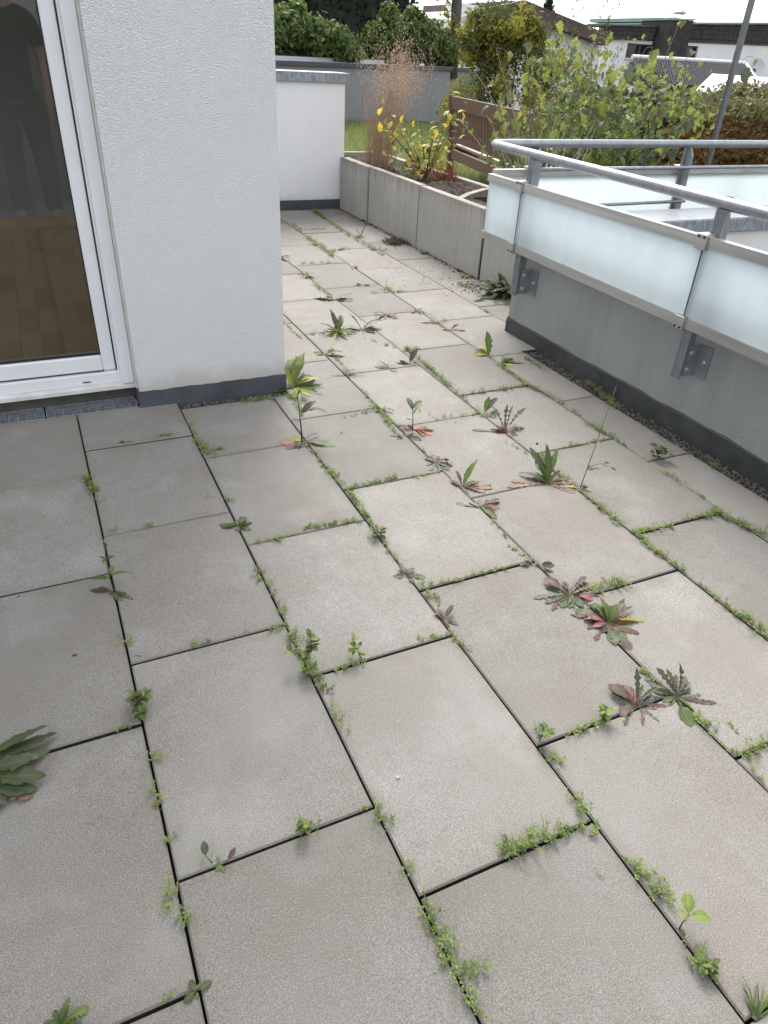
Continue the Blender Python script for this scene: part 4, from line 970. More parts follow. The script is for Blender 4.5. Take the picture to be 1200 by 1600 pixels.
dd = thing('dry_perennial', (3.28, 5.85, .42), 'low rust-brown dried perennial in the planter below the yellow shrub', 'plant')
mb = MB()
for i in range(90):
    a = random.uniform(0, 6.28); b = Vector((3.28 + random.gauss(0, .05), 5.80 + random.gauss(0, .07), .40)); mb.tube([b, b + Vector((math.cos(a) * .05, math.sin(a) * .05, .08)), b + Vector((math.cos(a) * .10, math.sin(a) * .10, random.uniform(.10, .20)))], [.0025, .002, .001], 3, False)
mb.build('stalks', 'leaf_orange', dd)['kind'] = 'stuff'
for i in range(26): 
    L = random.uniform(.04, .07); leafpart(dd, (3.12 + random.gauss(0, .06), 6.1 + random.gauss(0, .12), .45 + abs(random.gauss(0, .05))), random.uniform(0, 6.28), random.uniform(-.3, .7), L, L * .6, 'oval', random.choice(('leaf_yellow', 'leaf_yellowgreen', 'leaf_brown')))

# hazel-like shrub leaning over the balustrade
hzl = thing('hazel_shrub', (3.35, 4.45, .41), 'sprawling shrub with large lobed green leaves hanging over the balustrade handrail', 'shrub')
HB = [Vector((3.02, 4.05, .40)), Vector((3.25, 4.45, .40)), Vector((3.70, 4.55, .40)), Vector((4.15, 4.62, .40))]
HT = [  # base, tip, leaves
    (0, (3.045,5.100,1.240), 5), (0, (3.056,4.900,0.985), 6), (0, (2.944,5.100,0.947), 5), (0, (3.073,4.900,1.385), 3), (0, (3.112,4.700,1.154), 5),
    (1, (3.344,4.700,1.552), 8), (1, (3.306,4.900,1.450), 7), (1, (3.403,4.800,1.233), 10), (1, (3.503,4.700,1.425), 8), (1, (3.305,4.700,0.966), 12), (1, (3.027,4.500,0.884), 8),
    (2, (3.945,5.000,1.481), 8), (2, (3.980,4.800,1.291), 11), (2, (3.724,4.800,1.165), 12), (2, (4.088,4.700,1.338), 10), (2, (3.555,4.600,0.997), 14), (2, (3.843,4.600,0.981), 14), (2, (4.293,4.800,1.441), 7),
    (3, (4.459,4.700,1.603), 8), (3, (4.534,4.600,1.436), 6), (3, (4.827,4.350,1.422), 8), (3, (4.669,4.400,1.212), 10), (3, (4.376,4.600,1.193), 13), (3, (4.095,4.500,1.033), 13), (3, (4.383,4.400,0.985), 11), (3, (4.064,4.300,0.850), 11), (3, (4.039,4.000,0.786), 7), (3, (3.845,4.400,0.798), 10), (3, (3.773,3.750,0.707), 3)]
mb = MB(); n_l = 0
for bi, tip, nl in [(a_, b_, int(c_ * 1.08)) for a_, b_, c_ in HT]:
    b = HB[bi] + Vector((random.gauss(0, .05), random.gauss(0, .05), 0)); t = Vector(tip)
    md = b.lerp(t, .45) + Vector((random.uniform(-.07, .03), random.uniform(-.05, .05), .10 * (t - b).length))
    P = [b * (1 - k / 9) ** 2 + md * 2 * (k / 9) * (1 - k / 9) + t * (k / 9) ** 2 for k in range(10)]
    mb.tube(P, [.0085 * (1 - .82 * k / 9) for k in range(10)], 6)
    for j in range(nl):
        f = 1 - .72 * (j / max(1, nl)) ** 1.1; k = min(8.999, f * 9); i = int(k); p = P[i].lerp(P[i + 1], k - i)
        a = random.uniform(0, 6.28); off = Vector((math.cos(a), math.sin(a), random.uniform(-.3, .4))) * random.uniform(.01, .075)
        if off.length > .04: mb.tube([p, p + off * .5 + Vector((0, 0, .006)), p + off], [.002, .0016, .001], 3, False)
        L = random.uniform(.055, .120); W = L * random.uniform(.68, .95)
        leafpart(hzl, p + off, a, random.uniform(-1.15, .35), L, W, 'heart', random.choice(('leaf_hazel', 'leaf_hazel', 'leaf_hazel', 'leaf_hazel_grey', 'leaf_hazel_grey', 'leaf_hazel_yellow', 'leaf_hazel_yellow')), random.uniform(.4, 1.6), random.uniform(.15, .65), random.uniform(-.9, .9)); n_l += 1
leafpart(hzl, (3.805,3.720,0.704), 1.5, -1.2, .05, .03, 'heart', 'leaf_orange')
mb.build('branches', 'twig', hzl)
# small inner leaves and side shoots that cannot be told apart
VV, FF = leafcloud([(3.55, 4.85, .80, .40, .35, .28), (3.95, 4.95, .90, .42, .35, .30), (4.3, 4.9, .85, .35, .3, .30), (3.3, 4.7, .72, .25, .3, .22), (4.1, 4.7, .66, .4, .25, .2)], 1500, .026, 0, 77)
fastmesh('inner_leaves', VV, FF, 'leaf_hazel', hzl)['kind'] = 'stuff'
VV = []; FF = []
for (c_, sx_, sz_, n_) in [((2.971,4.700,0.903), .12, .10, 8), ((3.261,4.900,1.048), .14, .12, 10), ((3.544,5.000,1.229), .12, .12, 20), ((3.858,5.100,1.317), .16, .10, 34), ((4.119,5.000,1.165), .18, .12, 46), ((3.600,4.800,0.961), .18, .10, 46), ((4.357,4.900,1.027), .2, .10, 46), ((4.603,4.800,1.082), .18, .10, 36), ((3.907,4.700,0.827), .2, .07, 34), ((4.246,4.600,0.838), .18, .07, 30), ((3.209,4.500,0.885), .10, .06, 14), ((4.379,4.900,1.261), .16, .10, 40), ((4.639,4.800,1.252), .14, .09, 36), ((3.970,5.000,1.384), .12, .10, 36), ((4.671,4.600,0.992), .15, .09, 40), ((3.604,5.000,1.349), .10, .08, 30), ((4.529,5.300,1.046), .3, .12, 80), ((4.115,5.200,0.819), .25, .08, 60)]:
    for _ in range(n_):
        L = random.uniform(.028, .082); p_ = (c_[0] + random.gauss(0, sx_), c_[1] + random.gauss(0, sx_), c_[2] + random.gauss(0, sz_))
        V, F = leafgeo(p_, random.uniform(0, 6.28), random.uniform(-1.2, .5), L, L * random.uniform(.6, .95), 'heart', random.uniform(.4, 1.5), random.uniform(.1, .6), random.uniform(-.9, .9))
        k_ = len(VV); VV += [tuple(v) for v in V]; FF += [tuple(k_ + q_ for q_ in f) for f in F]
h_ = len(FF) // 2
raw('loose_leaves', VV, FF[:h_], 'leaf_hazel', hzl)['kind'] = 'stuff'
raw('loose_leaves', VV, FF[h_:], 'leaf_hazel_yellow', hzl)['kind'] = 'stuff'
VV, FF = leafcloud([(3.7, 4.95, .85, .45, .35, .30), (4.15, 4.9, .92, .40, .35, .30)], 500, .026, 0, 78)
fastmesh('inner_leaves', VV, FF, 'leaf_hazel_yellow', hzl)['kind'] = 'stuff'
# bare twigs at the corner of the balustrade
bt = thing('bare_twigs', (3.0, 4.1, .41), 'bare pale twigs of a leafless shrub between the planter and the balustrade corner', 'shrub')
mb = MB()
for i in range(34):
    b = Vector((2.98 + random.gauss(0, .06), 4.0 + random.gauss(0, .10), .40)); tx, ty = random.uniform(-.10, .62), random.uniform(.0, .9)
    t = b + Vector((tx, ty * .8, random.uniform(.25, .62))); md = b.lerp(t, .5) + Vector((random.gauss(0, .05), random.gauss(0, .05), .06))
    mb.tube([b * (1 - k / 5) ** 2 + md * 2 * (k / 5) * (1 - k / 5) + t * (k / 5) ** 2 for k in range(6)], [.0042 * (1 - .75 * k / 5) for k in range(6)], 4)
mb.build('twigs', 'twig_pale', bt)
# slender upright shoots with small leaves behind the hazel
us = thing('upright_shoots', (4.6, 5.7, .1), 'slender upright shoots with small leaves rising above the hazel against the sky', 'shrub')
mb = MB(); Vs = []; Fs = []
for tip in ((4.715,5.900,1.772), (4.799,5.900,1.812), (4.468,5.900,1.713), (4.435,6.000,1.757), (4.355,6.000,1.673), (4.699,5.900,1.602), (4.883,5.800,1.521), (4.968,5.600,1.367)):
    t = Vector(tip); b = Vector((t.x - .12 + random.uniform(-.1, .1), 5.85, .1)); P = [b.lerp(t, k / 8) + Vector((.05 * math.sin(k * .9), 0, 0)) for k in range(9)]; mb.tube(P, [.006 * (1 - .8 * k / 8) for k in range(9)], 5)
    for j in range(120):
        k = random.uniform(2.4, 8); i = min(7, int(k)); p = P[i].lerp(P[i + 1], k - i); V, F = leafgeo(p + Vector((random.gauss(0, .02), random.gauss(0, .02), 0)), random.uniform(0, 6.28), random.uniform(.1, 1.2), random.uniform(.022, .045), .016, 'oval', .3)
        n0 = len(Vs); Vs += [tuple(v) for v in V]; Fs += [tuple(n0 + q for q in f) for f in F]
mb.build('stems', 'twig', us); raw('leaves', Vs, Fs, 'olive_bush', us)['kind'] = 'stuff'

# ------------------------------------------------------------------ weeds between the slabs
YAW = -0.459        # the joints run this far off the viewing direction; azimuths below are 0 = right, 90 = away
def A(d): return math.radians(d) + YAW
CM = {'g': 'leaf_green', 'b': 'leaf_bright', 'd': 'leaf_dark', 'y': 'leaf_grey', 'l': 'leaf_lime', 'r': 'leaf_red', 'p': 'leaf_purple', 'k': 'leaf_pink', 'm': 'leaf_magenta', 'o': 'leaf_orange', 'n': 'leaf_brown', 'e': 'leaf_yellowgreen', 'w': 'leaf_yellow'}
WG = 'weeds growing in the slab joints'
def weed(name, label, pos, s, leaves, cat='weed'):
    """leaves: (azimuth, elevation, length px, width ratio, kind, colour, bend[, start height px])"""
    t = thing(name, (pos[0], pos[1], -.008), label, cat, WG)
    extra = []
    if len(leaves) >= 6 and cat == 'weed':      # smaller, duller leaves under and between the main ones
        for _ in range(int(len(leaves) * .75)):
            q_ = random.choice(leaves); extra.append((q_[0] + random.uniform(-40, 40), q_[1] * random.uniform(.25, .9), q_[2] * random.uniform(.4, .85), q_[3] * random.uniform(.6, 1.0), q_[4], random.choice((q_[5], q_[5], {'g': 'd', 'b': 'g', 'r': 'p', 'k': 'r', 'd': 'y', 'o': 'r', 'm': 'r', 'e': 'g'}.get(q_[5], 'n'))), q_[6] * random.uniform(.8, 1.8)))
    for L_ in list(leaves) + extra:
        az, el, ln, wr, kd, cm, bd = L_[:7]; el = el * .92 if el > 50 else el * .66; bd *= random.uniform(.8, 1.5); h = L_[7] * s if len(L_) > 7 else 0
        ln *= s; sx = random.gauss(0, .0025); sy = random.gauss(0, .0025)
        leafpart(t, (pos[0] + sx, pos[1] + sy, .003 + h), A(az), R(el), ln, ln * wr * (.74 if kd in ('lobed', 'runc', 'wavy') else .86), kd, CM[cm], bd, random.uniform(.15, .45), random.uniform(-.25, .25))
    return t
def ros(n, l0, l1, e0, e1, wr, kd, cols, bend=.5, a0=0, a1=360):
    return [(a0 + (a1 - a0) * (i + random.uniform(-.3, .3)) / n, random.uniform(e0, e1), random.uniform(l0, l1), wr * random.uniform(.85, 1.15), kd, random.choice(cols), bend * random.uniform(.7, 1.3)) for i in range(n)]
def stalk(t, pos, s, pts, r0, mat='leaf_purple', leaves=()):
    """pts: (dx, dy, dz) in px of the plant's own scale, x to the right, y away"""
    c, s_ = math.cos(YAW), math.sin(YAW)
    P = [Vector((pos[0] + (x * c - y * s_) * s, pos[1] + (x * s_ + y * c) * s, z_ * s)) for x, y, z_ in pts]
    MB().tube(P, [r0 * (1 - .6 * k / (len(P) - 1)) for k in range(len(P))], 6).build('stem', mat, t, True)
    for (k, az, el, ln, wr, kd, cm, bd) in leaves:
        i = min(len(P) - 2, int(k)); p = P[i].lerp(P[i + 1], k - i); leafpart(t, p, A(az), R(el), ln * s, ln * s * wr, kd, CM[cm], bd)
    return P

weed('dock', 'tallest broad-leaved green weed, growing against the right corner of the white pillar', (0.939,2.922),0.00297, [(100, 72, 64, .34, 'oval', 'b', .6), (82, 62, 66, .34, 'oval', 'b', .6), (112, 58, 56, .34, 'oval', 'g', .5), (70, 70, 58, .32, 'oval', 'b', .7), (60, 50, 60, .34, 'oval', 'b', .7), (40, 42, 54, .36, 'oval', 'e', .7), (90, 48, 46, .36, 'oval', 'l', .6), (25, 35, 52, .32, 'oval', 'g', .9), (5, 25, 52, .34, 'oval', 'b', .8), (-15, 18, 50, .34, 'wavy', 'g', .6), (-30, 16, 42, .36, 'wavy', 'e', .6), (140, 62, 45, .4, 'wavy', 'e', .5), (-170, 25, 44, .5, 'oval', 'b', .6), (75, 50, 48, .3, 'wavy', 'n', .4), (-60, 20, 30, .4, 'oval', 'e', .5)])
q = (0.805,2.407),0.00257
t = weed('stalked_weed', 'upright weed with purple stalk and a pinkish leaf lying before the pillar corner', *q, [(15, 12, 48, .35, 'lobed', 'd', .5), (-5, 14, 56, .40, 'oval', 'g', .6), (200, 8, 40, .6, 'round', 'k', .5), (230, 8, 36, .6, 'round', 'r', .4), (265, 6, 26, .8, 'round', 'y', .4), (160, 14, 30, .5, 'oval', 'e', .4), (40, 40, 34, .25, 'lobed', 'p', .5), (280, 10, 24, .6, 'oval', 'p', .4)])
stalk(t, *q, [(0, 0, 0), (-1, 0, 22), (-3, 0, 48), (-6, 0, 78)], .0035, 'leaf_purple', [(1.9, 30, 50, 34, .42, 'oval', 'p', .5), (1.95, 20, 35, 44, .38, 'oval', 'g', .9), (1.4, 160, 40, 14, .5, 'oval', 'p', .5), (2.95, 60, 60, 12, .4, 'oval', 'p', .3), (2.95, 200, 50, 10, .4, 'oval', 'p', .3)])
weed('dandelion', 'fresh green dandelion with upright leaves, the leftmost of the two touching rosettes', (1.415,3.569),0.00357, ros(7, 26, 36, 25, 62, .36, 'wavy', 'gbb', .5) + ros(6, 24, 34, 8, 22, .34, 'wavy', 'beg', .4, -160, 60) + [(112, 62, 40, .4, 'wavy', 'd', .3), (88, 58, 34, .4, 'wavy', 'g', .3)])
weed('wilted_dandelion', 'grey wilted rosette with one large dark green leaf, touching the fresh green dandelion', (1.563,3.569),0.00362, ros(8, 18, 30, 8, 35, .35, 'lobed', 'yyrn', .5) + [(50, 45, 42, .42, 'wavy', 'd', .4), (15, 18, 34, .4, 'wavy', 'g', .5), (140, 55, 34, .22, 'runc', 'r', .4), (170, 30, 30, .4, 'oval', 'y', .5)])
weed('red_rosette', 'low reddish brown rosette lying on the cross joint right of the grey wilted one', (1.800,3.774),0.00384, ros(9, 16, 26, 10, 40, .38, 'wavy', 'rnpy', .7))
weed('broadleaf_weed', 'dark green flat weed with two broad leaves crossing the joint beyond the dandelions', (1.615,4.145),0.00403, [(178, 8, 34, .5, 'wavy', 'd', .3), (200, 10, 24, .5, 'oval', 'd', .4), (10, 10, 32, .5, 'wavy', 'd', .3), (38, 30, 36, .4, 'wavy', 'g', .3), (95, 30, 14, .5, 'oval', 'b', .3), (-100, 10, 14, .4, 'lobed', 'y', .3), (150, 20, 18, .45, 'oval', 'g', .3)])
weed('broadleaf_weed', 'grey-green flat weed with narrow leaves pointing right, just above the pillar-corner dock', (1.226,3.268),0.00330, [(10, 18, 34, .3, 'wavy', 'g', .5), (-3, 10, 34, .35, 'oval', 'y', .4), (25, 35, 30, .25, 'oval', 'g', .4), (170, 14, 26, .35, 'oval', 'e', .4), (150, 20, 22, .35, 'oval', 'y', .4), (80, 25, 14, .4, 'oval', 'n', .3)])
weed('red_seedling', 'small red weed with four flat leaves on the joint right of the dock', (1.234,2.979),0.00311, [(180, 6, 30, .3, 'spat', 'y', .3), (5, 8, 26, .3, 'spat', 'y', .3), (120, 45, 24, .35, 'wavy', 'r', .3), (55, 45, 24, .4, 'wavy', 'r', .5), (85, 30, 18, .4, 'wavy', 'p', .3), (300, 15, 14, .4, 'oval', 'p', .3)])
weed('red_seedling', 'small spreading weed in mid cross joint, left of the dense chickweed strip', (1.461,3.010),0.00321, [(130, 45, 22, .4, 'oval', 'g', .5), (180, 14, 20, .4, 'oval', 'y', .3), (30, 30, 16, .35, 'oval', 'p', .3), (-40, 10, 18, .55, 'round', 'g', .4), (80, 40, 12, .4, 'oval', 'r', .3)])
weed('red_seedling', 'small spreading weed at the end of the cross joint, touching the dense chickweed strip', (1.592,3.022),0.00326, [(170, 10, 24, .35, 'oval', 'y', .3), (140, 25, 22, .4, 'oval', 'y', .4), (60, 65, 30, .42, 'oval', 'd', .3), (20, 20, 14, .4, 'oval', 'n', .3)])
weed('spiky_weed', 'sparse thistle-like weed with a curved dry stalk on the fifth joint beyond the dandelions', (2.054,3.564),0.00379, ros(5, 12, 20, 30, 60, .25, 'runc', 'gel', .4) + [(140, 48, 26, .22, 'runc', 'y', .4), (185, 8, 30, .3, 'spat', 'n', .2), (165, 10, 20, .4, 'oval', 'n', .3), (25, 40, 26, .1, 'blade', 'n', 1.2)])
weed('red_seedling', 'small red-brown weed close behind the spiky one on the same joint', (2.061,3.420),0.00369, [(55, 40, 20, .4, 'oval', 'n', .3), (10, 14, 22, .4, 'round', 'y', .3), (170, 12, 18, .3, 'oval', 'r', .3), (100, 30, 10, .4, 'oval', 'p', .3)])
weed('red_seedling', 'flat brownish weed at the end of the red rosette, close to the fourth joint', (2.029,3.798),0.00394, ros(6, 10, 18, 8, 35, .4, 'wavy', 'rnpy', .5))
weed('dock', 'upright bright green leaf over yellow ones, near the balustrade wall corner', (2.053,3.008),0.00341, [(108, 70, 38, .55, 'wavy', 'b', .2), (125, 50, 30, .5, 'wavy', 'e', .5), (80, 55, 22, .5, 'wavy', 'g', .3), (150, 35, 26, .5, 'oval', 'o', .6), (170, 25, 22, .5, 'oval', 'e', .4)])
weed('broadleaf_weed', 'yellow-green weed at the cross joint close to the gravel corner of the balustrade wall', (2.059,2.892),0.00333, [(40, 35, 34, .35, 'wavy', 'g', .5), (20, 20, 30, .4, 'wavy', 'e', .4), (-30, 10, 22, .6, 'round', 'e', .3), (-60, 10, 18, .5, 'oval', 'g', .3), (60, 45, 24, .3, 'wavy', 'b', .4), (10, 12, 40, .2, 'spat', 'n', .3)])
q = (1.279,2.351),0.00270
t = weed('stalked_weed', 'dark upright sprig over a cluster of orange-red leaves in the middle of the terrace', *q, [(-20, 18, 34, .5, 'lobed', 'o', .5), (0, 20, 32, .45, 'lobed', 'r', .5), (20, 28, 24, .5, 'lobed', 'o', .5), (-50, 12, 26, .55, 'lobed', 'o', .4), (150, 14, 34, .4, 'oval', 'r', .4), (170, 30, 24, .4, 'wavy', 'm', .4), (120, 30, 18, .4, 'oval', 'p', .4)])
stalk(t, *q, [(-2, 0, 0), (-2, 0, 18), (-4, 0, 36)], .0028, 'leaf_purple', [(1.9, 120, 45, 24, .5, 'wavy', 'd', .5), (1.5, 60, 40, 24, .4, 'lobed', 'd', .5), (1.95, 40, 45, 22, .5, 'wavy', 'g', .6), (.9, 190, 30, 12, .3, 'oval', 'p', .4)])
weed('purple_seedling', 'flat dark purple seedling just below the orange-red leaf cluster', (1.220,2.310),0.00265, [(180, 10, 24, .35, 'round', 'p', .4), (230, 14, 18, .45, 'round', 'p', .4), (40, 20, 18, .4, 'oval', 'p', .4), (-20, 8, 26, .4, 'round', 'd', .4), (10, 12, 20, .35, 'oval', 'y', .4)])
weed('purple_seedling', 'brown-purple withered seedling on the joint left of the orange-red leaf cluster', (1.234,2.572),0.00283, ros(6, 12, 22, 15, 50, .4, 'wavy', 'rpyn', .6))
weed('wilted_dandelion', 'dusky wilted rosette with a pink centre on the joint below the dark purple seedling', (1.233,2.064),0.00248, ros(9, 18, 30, 8, 45, .36, 'lobed', 'ypny', .6) + [(10, 30, 18, .6, 'round', 'k', .4), (-15, 10, 28, .45, 'oval', 'g', .5), (40, 45, 28, .25, 'runc', 'p', .7)])
weed('dandelion', 'dandelion with a single tall green leaf over dried brown leaves', (1.238,1.869),0.00235, [(62, 60, 50, .36, 'wavy', 'b', .25), (115, 55, 32, .32, 'wavy', 'p', .5), (135, 40, 26, .4, 'lobed', 'n', .6), (20, 22, 58, .22, 'lobed', 'n', .7), (0, 14, 52, .25, 'spat', 'n', .5), (160, 20, 20, .35, 'oval', 'p', .4), (45, 35, 24, .3, 'oval', 'p', .5), (-20, 10, 40, .25, 'wavy', 'n', .4)])
weed('red_dandelion', 'flat reddish rosette with spoon leaves directly below the single tall green leaf', (1.228,1.725),0.00225, [(170, 8, 40, .34, 'spat', 'y', .3), (20, 16, 38, .3, 'lobed', 'p', .4), (35, 28, 42, .34, 'lobed', 'p', .5), (0, 10, 34, .42, 'oval', 'k', .4), (-40, 10, 36, .45, 'oval', 'g', .4), (55, 30, 26, .3, 'lobed', 'r', .4), (90, 30, 22, .4, 'wavy', 'y', .4), (-20, 10, 24, .4, 'oval', 'd', .3), (140, 20, 24, .35, 'oval', 'n', .3)])
weed('magenta_weed', 'weed with several upright dark stems rising from bright magenta leaf bases', (1.641,2.200),0.00271, [(115, 58, 50, .26, 'runc', 'y', .35), (95, 66, 46, .24, 'runc', 'p', .3), (75, 64, 48, .24, 'runc', 'd', .35), (55, 52, 54, .26, 'runc', 'y', .5), (40, 38, 40, .3, 'lobed', 'd', .7), (185, 14, 24, .5, 'wavy', 'm', .5), (165, 16, 26, .5, 'wavy', 'm', .4), (-30, 14, 20, .5, 'wavy', 'r', .4), (90, 45, 22, .6, 'round', 'k', .4), (175, 14, 54, .2, 'spat', 'd', .5), (-60, 14, 16, .5, 'oval', 'm', .4), (130, 36, 22, .5, 'wavy', 'm', .4)])
weed('broadleaf_weed', 'small weed with one green and one purple leaf, beyond the magenta stems', (1.648,2.383),0.00284, [(75, 62, 30, .4, 'oval', 'b', .3), (50, 58, 36, .35, 'oval', 'p', .4), (-15, 14, 20, .5, 'round', 'p', .4), (150, 20, 16, .5, 'oval', 'l', .4), (10, 12, 26, .4, 'round', 'y', .3)])
weed('dandelion', 'largest green dandelion with upright leaves above curled brown dead ones, right of centre', (1.556,1.777),0.00240, [(92, 66, 64, .34, 'wavy', 'g', .22), (70, 62, 60, .32, 'wavy', 'b', .28), (108, 58, 58, .32, 'wavy', 'b', .3), (125, 55, 66, .34, 'wavy', 'd', .4), (142, 34, 54, .34, 'wavy', 'd', .5), (84, 48, 52, .28, 'wavy', 'g', .35), (100, 42, 46, .3, 'lobed', 'd', .3), (165, 10, 62, .28, 'lobed', 'n', .5), (185, 9, 70, .26, 'lobed', 'n', .4), (30, 30, 52, .34, 'lobed', 'n', .9), (10, 12, 50, .3, 'lobed', 'n', .4), (-15, 8, 46, .3, 'lobed', 'n', .3), (-35, 6, 44, .3, 'lobed', 'n', .3), (50, 50, 40, .3, 'wavy', 'g', .4), (150, 18, 36, .3, 'wavy', 'y', .4)])
q = (1.651,1.708),0.00238
t = weed('tall_weed', 'tall thin wiry weed stalk standing right of the largest dandelion', *q, [(-30, 14, 22, .5, 'wavy', 'r', .6), (30, 20, 18, .4, 'oval', 'p', .5), (160, 20, 20, .45, 'oval', 'e', .4)])
stalk(t, *q, [(0, 0, 0), (4, 1, 34), (9, 2, 78), (14, 3, 126), (19, 4, 172)], .0022, 'twig', [(.95, 10, 20, 22, .3, 'oval', 'p', .3), (1.0, 25, 40, 14, .5, 'oval', 'p', .3), (1.9, 150, 30, 12, .6, 'round', 'l', .4), (2.0, 30, 30, 10, .5, 'oval', 'g', .4)])
c0 = stalk(t, *q, [(4, 1, 36), (14, 0, 44), (24, 0, 47), (34, -2, 43)], .0012, 'leaf_purple', [(2.1, 20, 20, 12, .6, 'round', 'g', .5), (2.95, -20, 0, 14, .6, 'round', 'g', .5), (2.5, 60, 30, 10, .6, 'round', 'b', .5)])
weed('purple_seedling', 'dark purple-green seedling with four broad flat leaves on the second joint', (0.816,1.464),0.00193, [(175, 14, 26, .5, 'round', 'p', .5), (130, 35, 28, .5, 'round', 'd', .4), (15, 16, 30, .5, 'round', 'd', .5), (70, 30, 24, .5, 'round', 'p', .4), (-60, 14, 16, .5, 'oval', 'p', .3)])
weed('purple_seedling', 'small dark red seedling in the joint above the T-junction below the four-leaved one', (0.831,1.261),0.00180, [(60, 48, 30, .4, 'oval', 'p', .3), (120, 35, 24, .4, 'oval', 'r', .4), (-20, 12, 26, .35, 'oval', 'p', .5), (-60, 10, 20, .4, 'oval', 'r', .3), (150, 30, 20, .5, 'oval', 'n', .3)])
weed('purple_seedling', 'small weed with two purplish leaves spread over the joint beyond the dark red dandelion', (1.218,1.374),0.00201, [(10, 14, 32, .4, 'round', 'p', .3), (195, 12, 26, .45, 'round', 'p', .3), (120, 20, 22, .5, 'round', 'y', .3), (-30, 12, 28, .45, 'round', 'y', .4), (60, 20, 14, .5, 'oval', 'p', .3)])
weed('red_dandelion', 'dark red dandelion with spread toothed leaves, left half of the biggest weed cluster', (1.232,1.216),0.00190, ros(8, 34, 62, 6, 34, .26, 'runc', 'pdyrg', .8) + [(185, 10, 60, .28, 'lobed', 'y', .4), (200, 14, 50, .3, 'lobed', 'd', .5), (135, 30, 48, .42, 'round', 'r', .5), (60, 40, 44, .34, 'lobed', 'p', .5), (45, 32, 56, .34, 'lobed', 'p', .5), (35, 30, 66, .3, 'lobed', 'n', .6), (25, 18, 46, .34, 'lobed', 'p', .6), (240, 20, 40, .5, 'oval', 'd', .6), (265, 16, 34, .5, 'oval', 'g', .5), (-20, 22, 34, .55, 'round', 'k', .5), (90, 30, 36, .34, 'lobed', 'r', .5), (110, 20, 30, .35, 'lobed', 'p', .4), (300, 14, 34, .5, 'oval', 'd', .5), (10, 14, 50, .25, 'lobed', 'p', .4)])
weed('mixed_dandelion', 'biggest weed, green leaves over red and pink ones, right half of the biggest cluster', (1.256,1.071),0.00181, ros(8, 34, 62, 6, 34, .26, 'runc', 'pdyrg', .8) + [(98, 56, 50, .40, 'wavy', 'b', .5), (85, 45, 44, .40, 'wavy', 'g', .5), (70, 40, 52, .4, 'lobed', 'd', .6), (120, 42, 50, .44, 'round', 'd', .6), (140, 34, 56, .46, 'round', 'd', .7), (155, 22, 50, .4, 'oval', 'r', .5), (55, 38, 74, .2, 'runc', 'p', .5), (40, 36, 66, .16, 'runc', 'y', .5), (18, 22, 62, .34, 'wavy', 'e', .5), (24, 24, 44, .34, 'wavy', 'b', .6), (5, 16, 42, .4, 'wavy', 'k', .5), (35, 28, 48, .44, 'wavy', 'k', .6), (-70, 18, 54, .5, 'round', 'g', .5), (-85, 22, 46, .52, 'round', 'd', .4), (-60, 8, 60, .38, 'round', 'r', .4), (190, 14, 42, .34, 'lobed', 'p', .5), (205, 10, 38, .4, 'lobed', 'r', .4), (170, 30, 40, .4, 'oval', 'k', .5), (110, 50, 40, .4, 'oval', 'b', .4), (60, 60, 36, .44, 'oval', 'b', .5), (240, 12, 28, .5, 'oval', 'p', .4)])
weed('red_dandelion', 'dark dandelion on bright red stems at the lower right cross joint', (1.124,0.800),0.00158, ros(8, 34, 62, 6, 34, .26, 'runc', 'pdyrg', .8) + [(92, 62, 60, .30, 'runc', 'd', .2), (78, 60, 46, .28, 'runc', 'r', .3), (138, 42, 54, .5, 'round', 'r', .5), (152, 36, 46, .45, 'round', 'd', .5), (48, 38, 54, .26, 'lobed', 'd', .5), (36, 34, 44, .24, 'lobed', 'p', .5), (205, 18, 42, .5, 'round', 'r', .5), (215, 14, 34, .4, 'round', 'g', .4), (10, 14, 50, .3, 'lobed', 'r', .4), (110, 50, 30, .34, 'wavy', 'm', .3), (95, 52, 32, .3, 'wavy', 'k', .3)])
weed('red_dandelion', 'dark olive dandelion with a rounded lower leaf, right of the red-stemmed dandelion', (1.238,0.785),0.00161, ros(8, 34, 62, 6, 34, .26, 'runc', 'pdyrg', .8) + [(128, 52, 54, .34, 'lobed', 'p', .4), (110, 55, 46, .36, 'lobed', 'r', .4), (68, 58, 56, .3, 'runc', 'd', .35), (55, 45, 48, .36, 'lobed', 'y', .5), (40, 35, 42, .44, 'round', 'y', .6), (85, 50, 40, .34, 'lobed', 'y', .4), (-12, 12, 66, .24, 'lobed', 'p', .3), (-20, 10, 50, .24, 'lobed', 'n', .3), (-85, 20, 58, .48, 'round', 'g', .4), (150, 24, 48, .34, 'wavy', 'y', .5), (165, 18, 40, .4, 'wavy', 'd', .4), (200, 16, 30, .4, 'oval', 'g', .4), (-60, 20, 34, .44, 'wavy', 'b', .4)])
q = (0.828,0.353),0.00118
t = weed('trefoil_seedling', 'pale green seedling with three leaves on a thin stalk near the lower right corner', *q, [(-60, 20, 14, .5, 'oval', 'g', .4)])
stalk(t, *q, [(0, 0, 0), (2, 2, 18), (6, 3, 36)], .0016, 'leaf_purple', [(1.95, 85, 40, 34, .62, 'oval', 'l', .4), (1.95, -5, 15, 34, .58, 'oval', 'l', .4), (1.95, 170, 20, 18, .55, 'oval', 'l', .4), (1.9, 240, 0, 12, .5, 'oval', 'l', .4)])
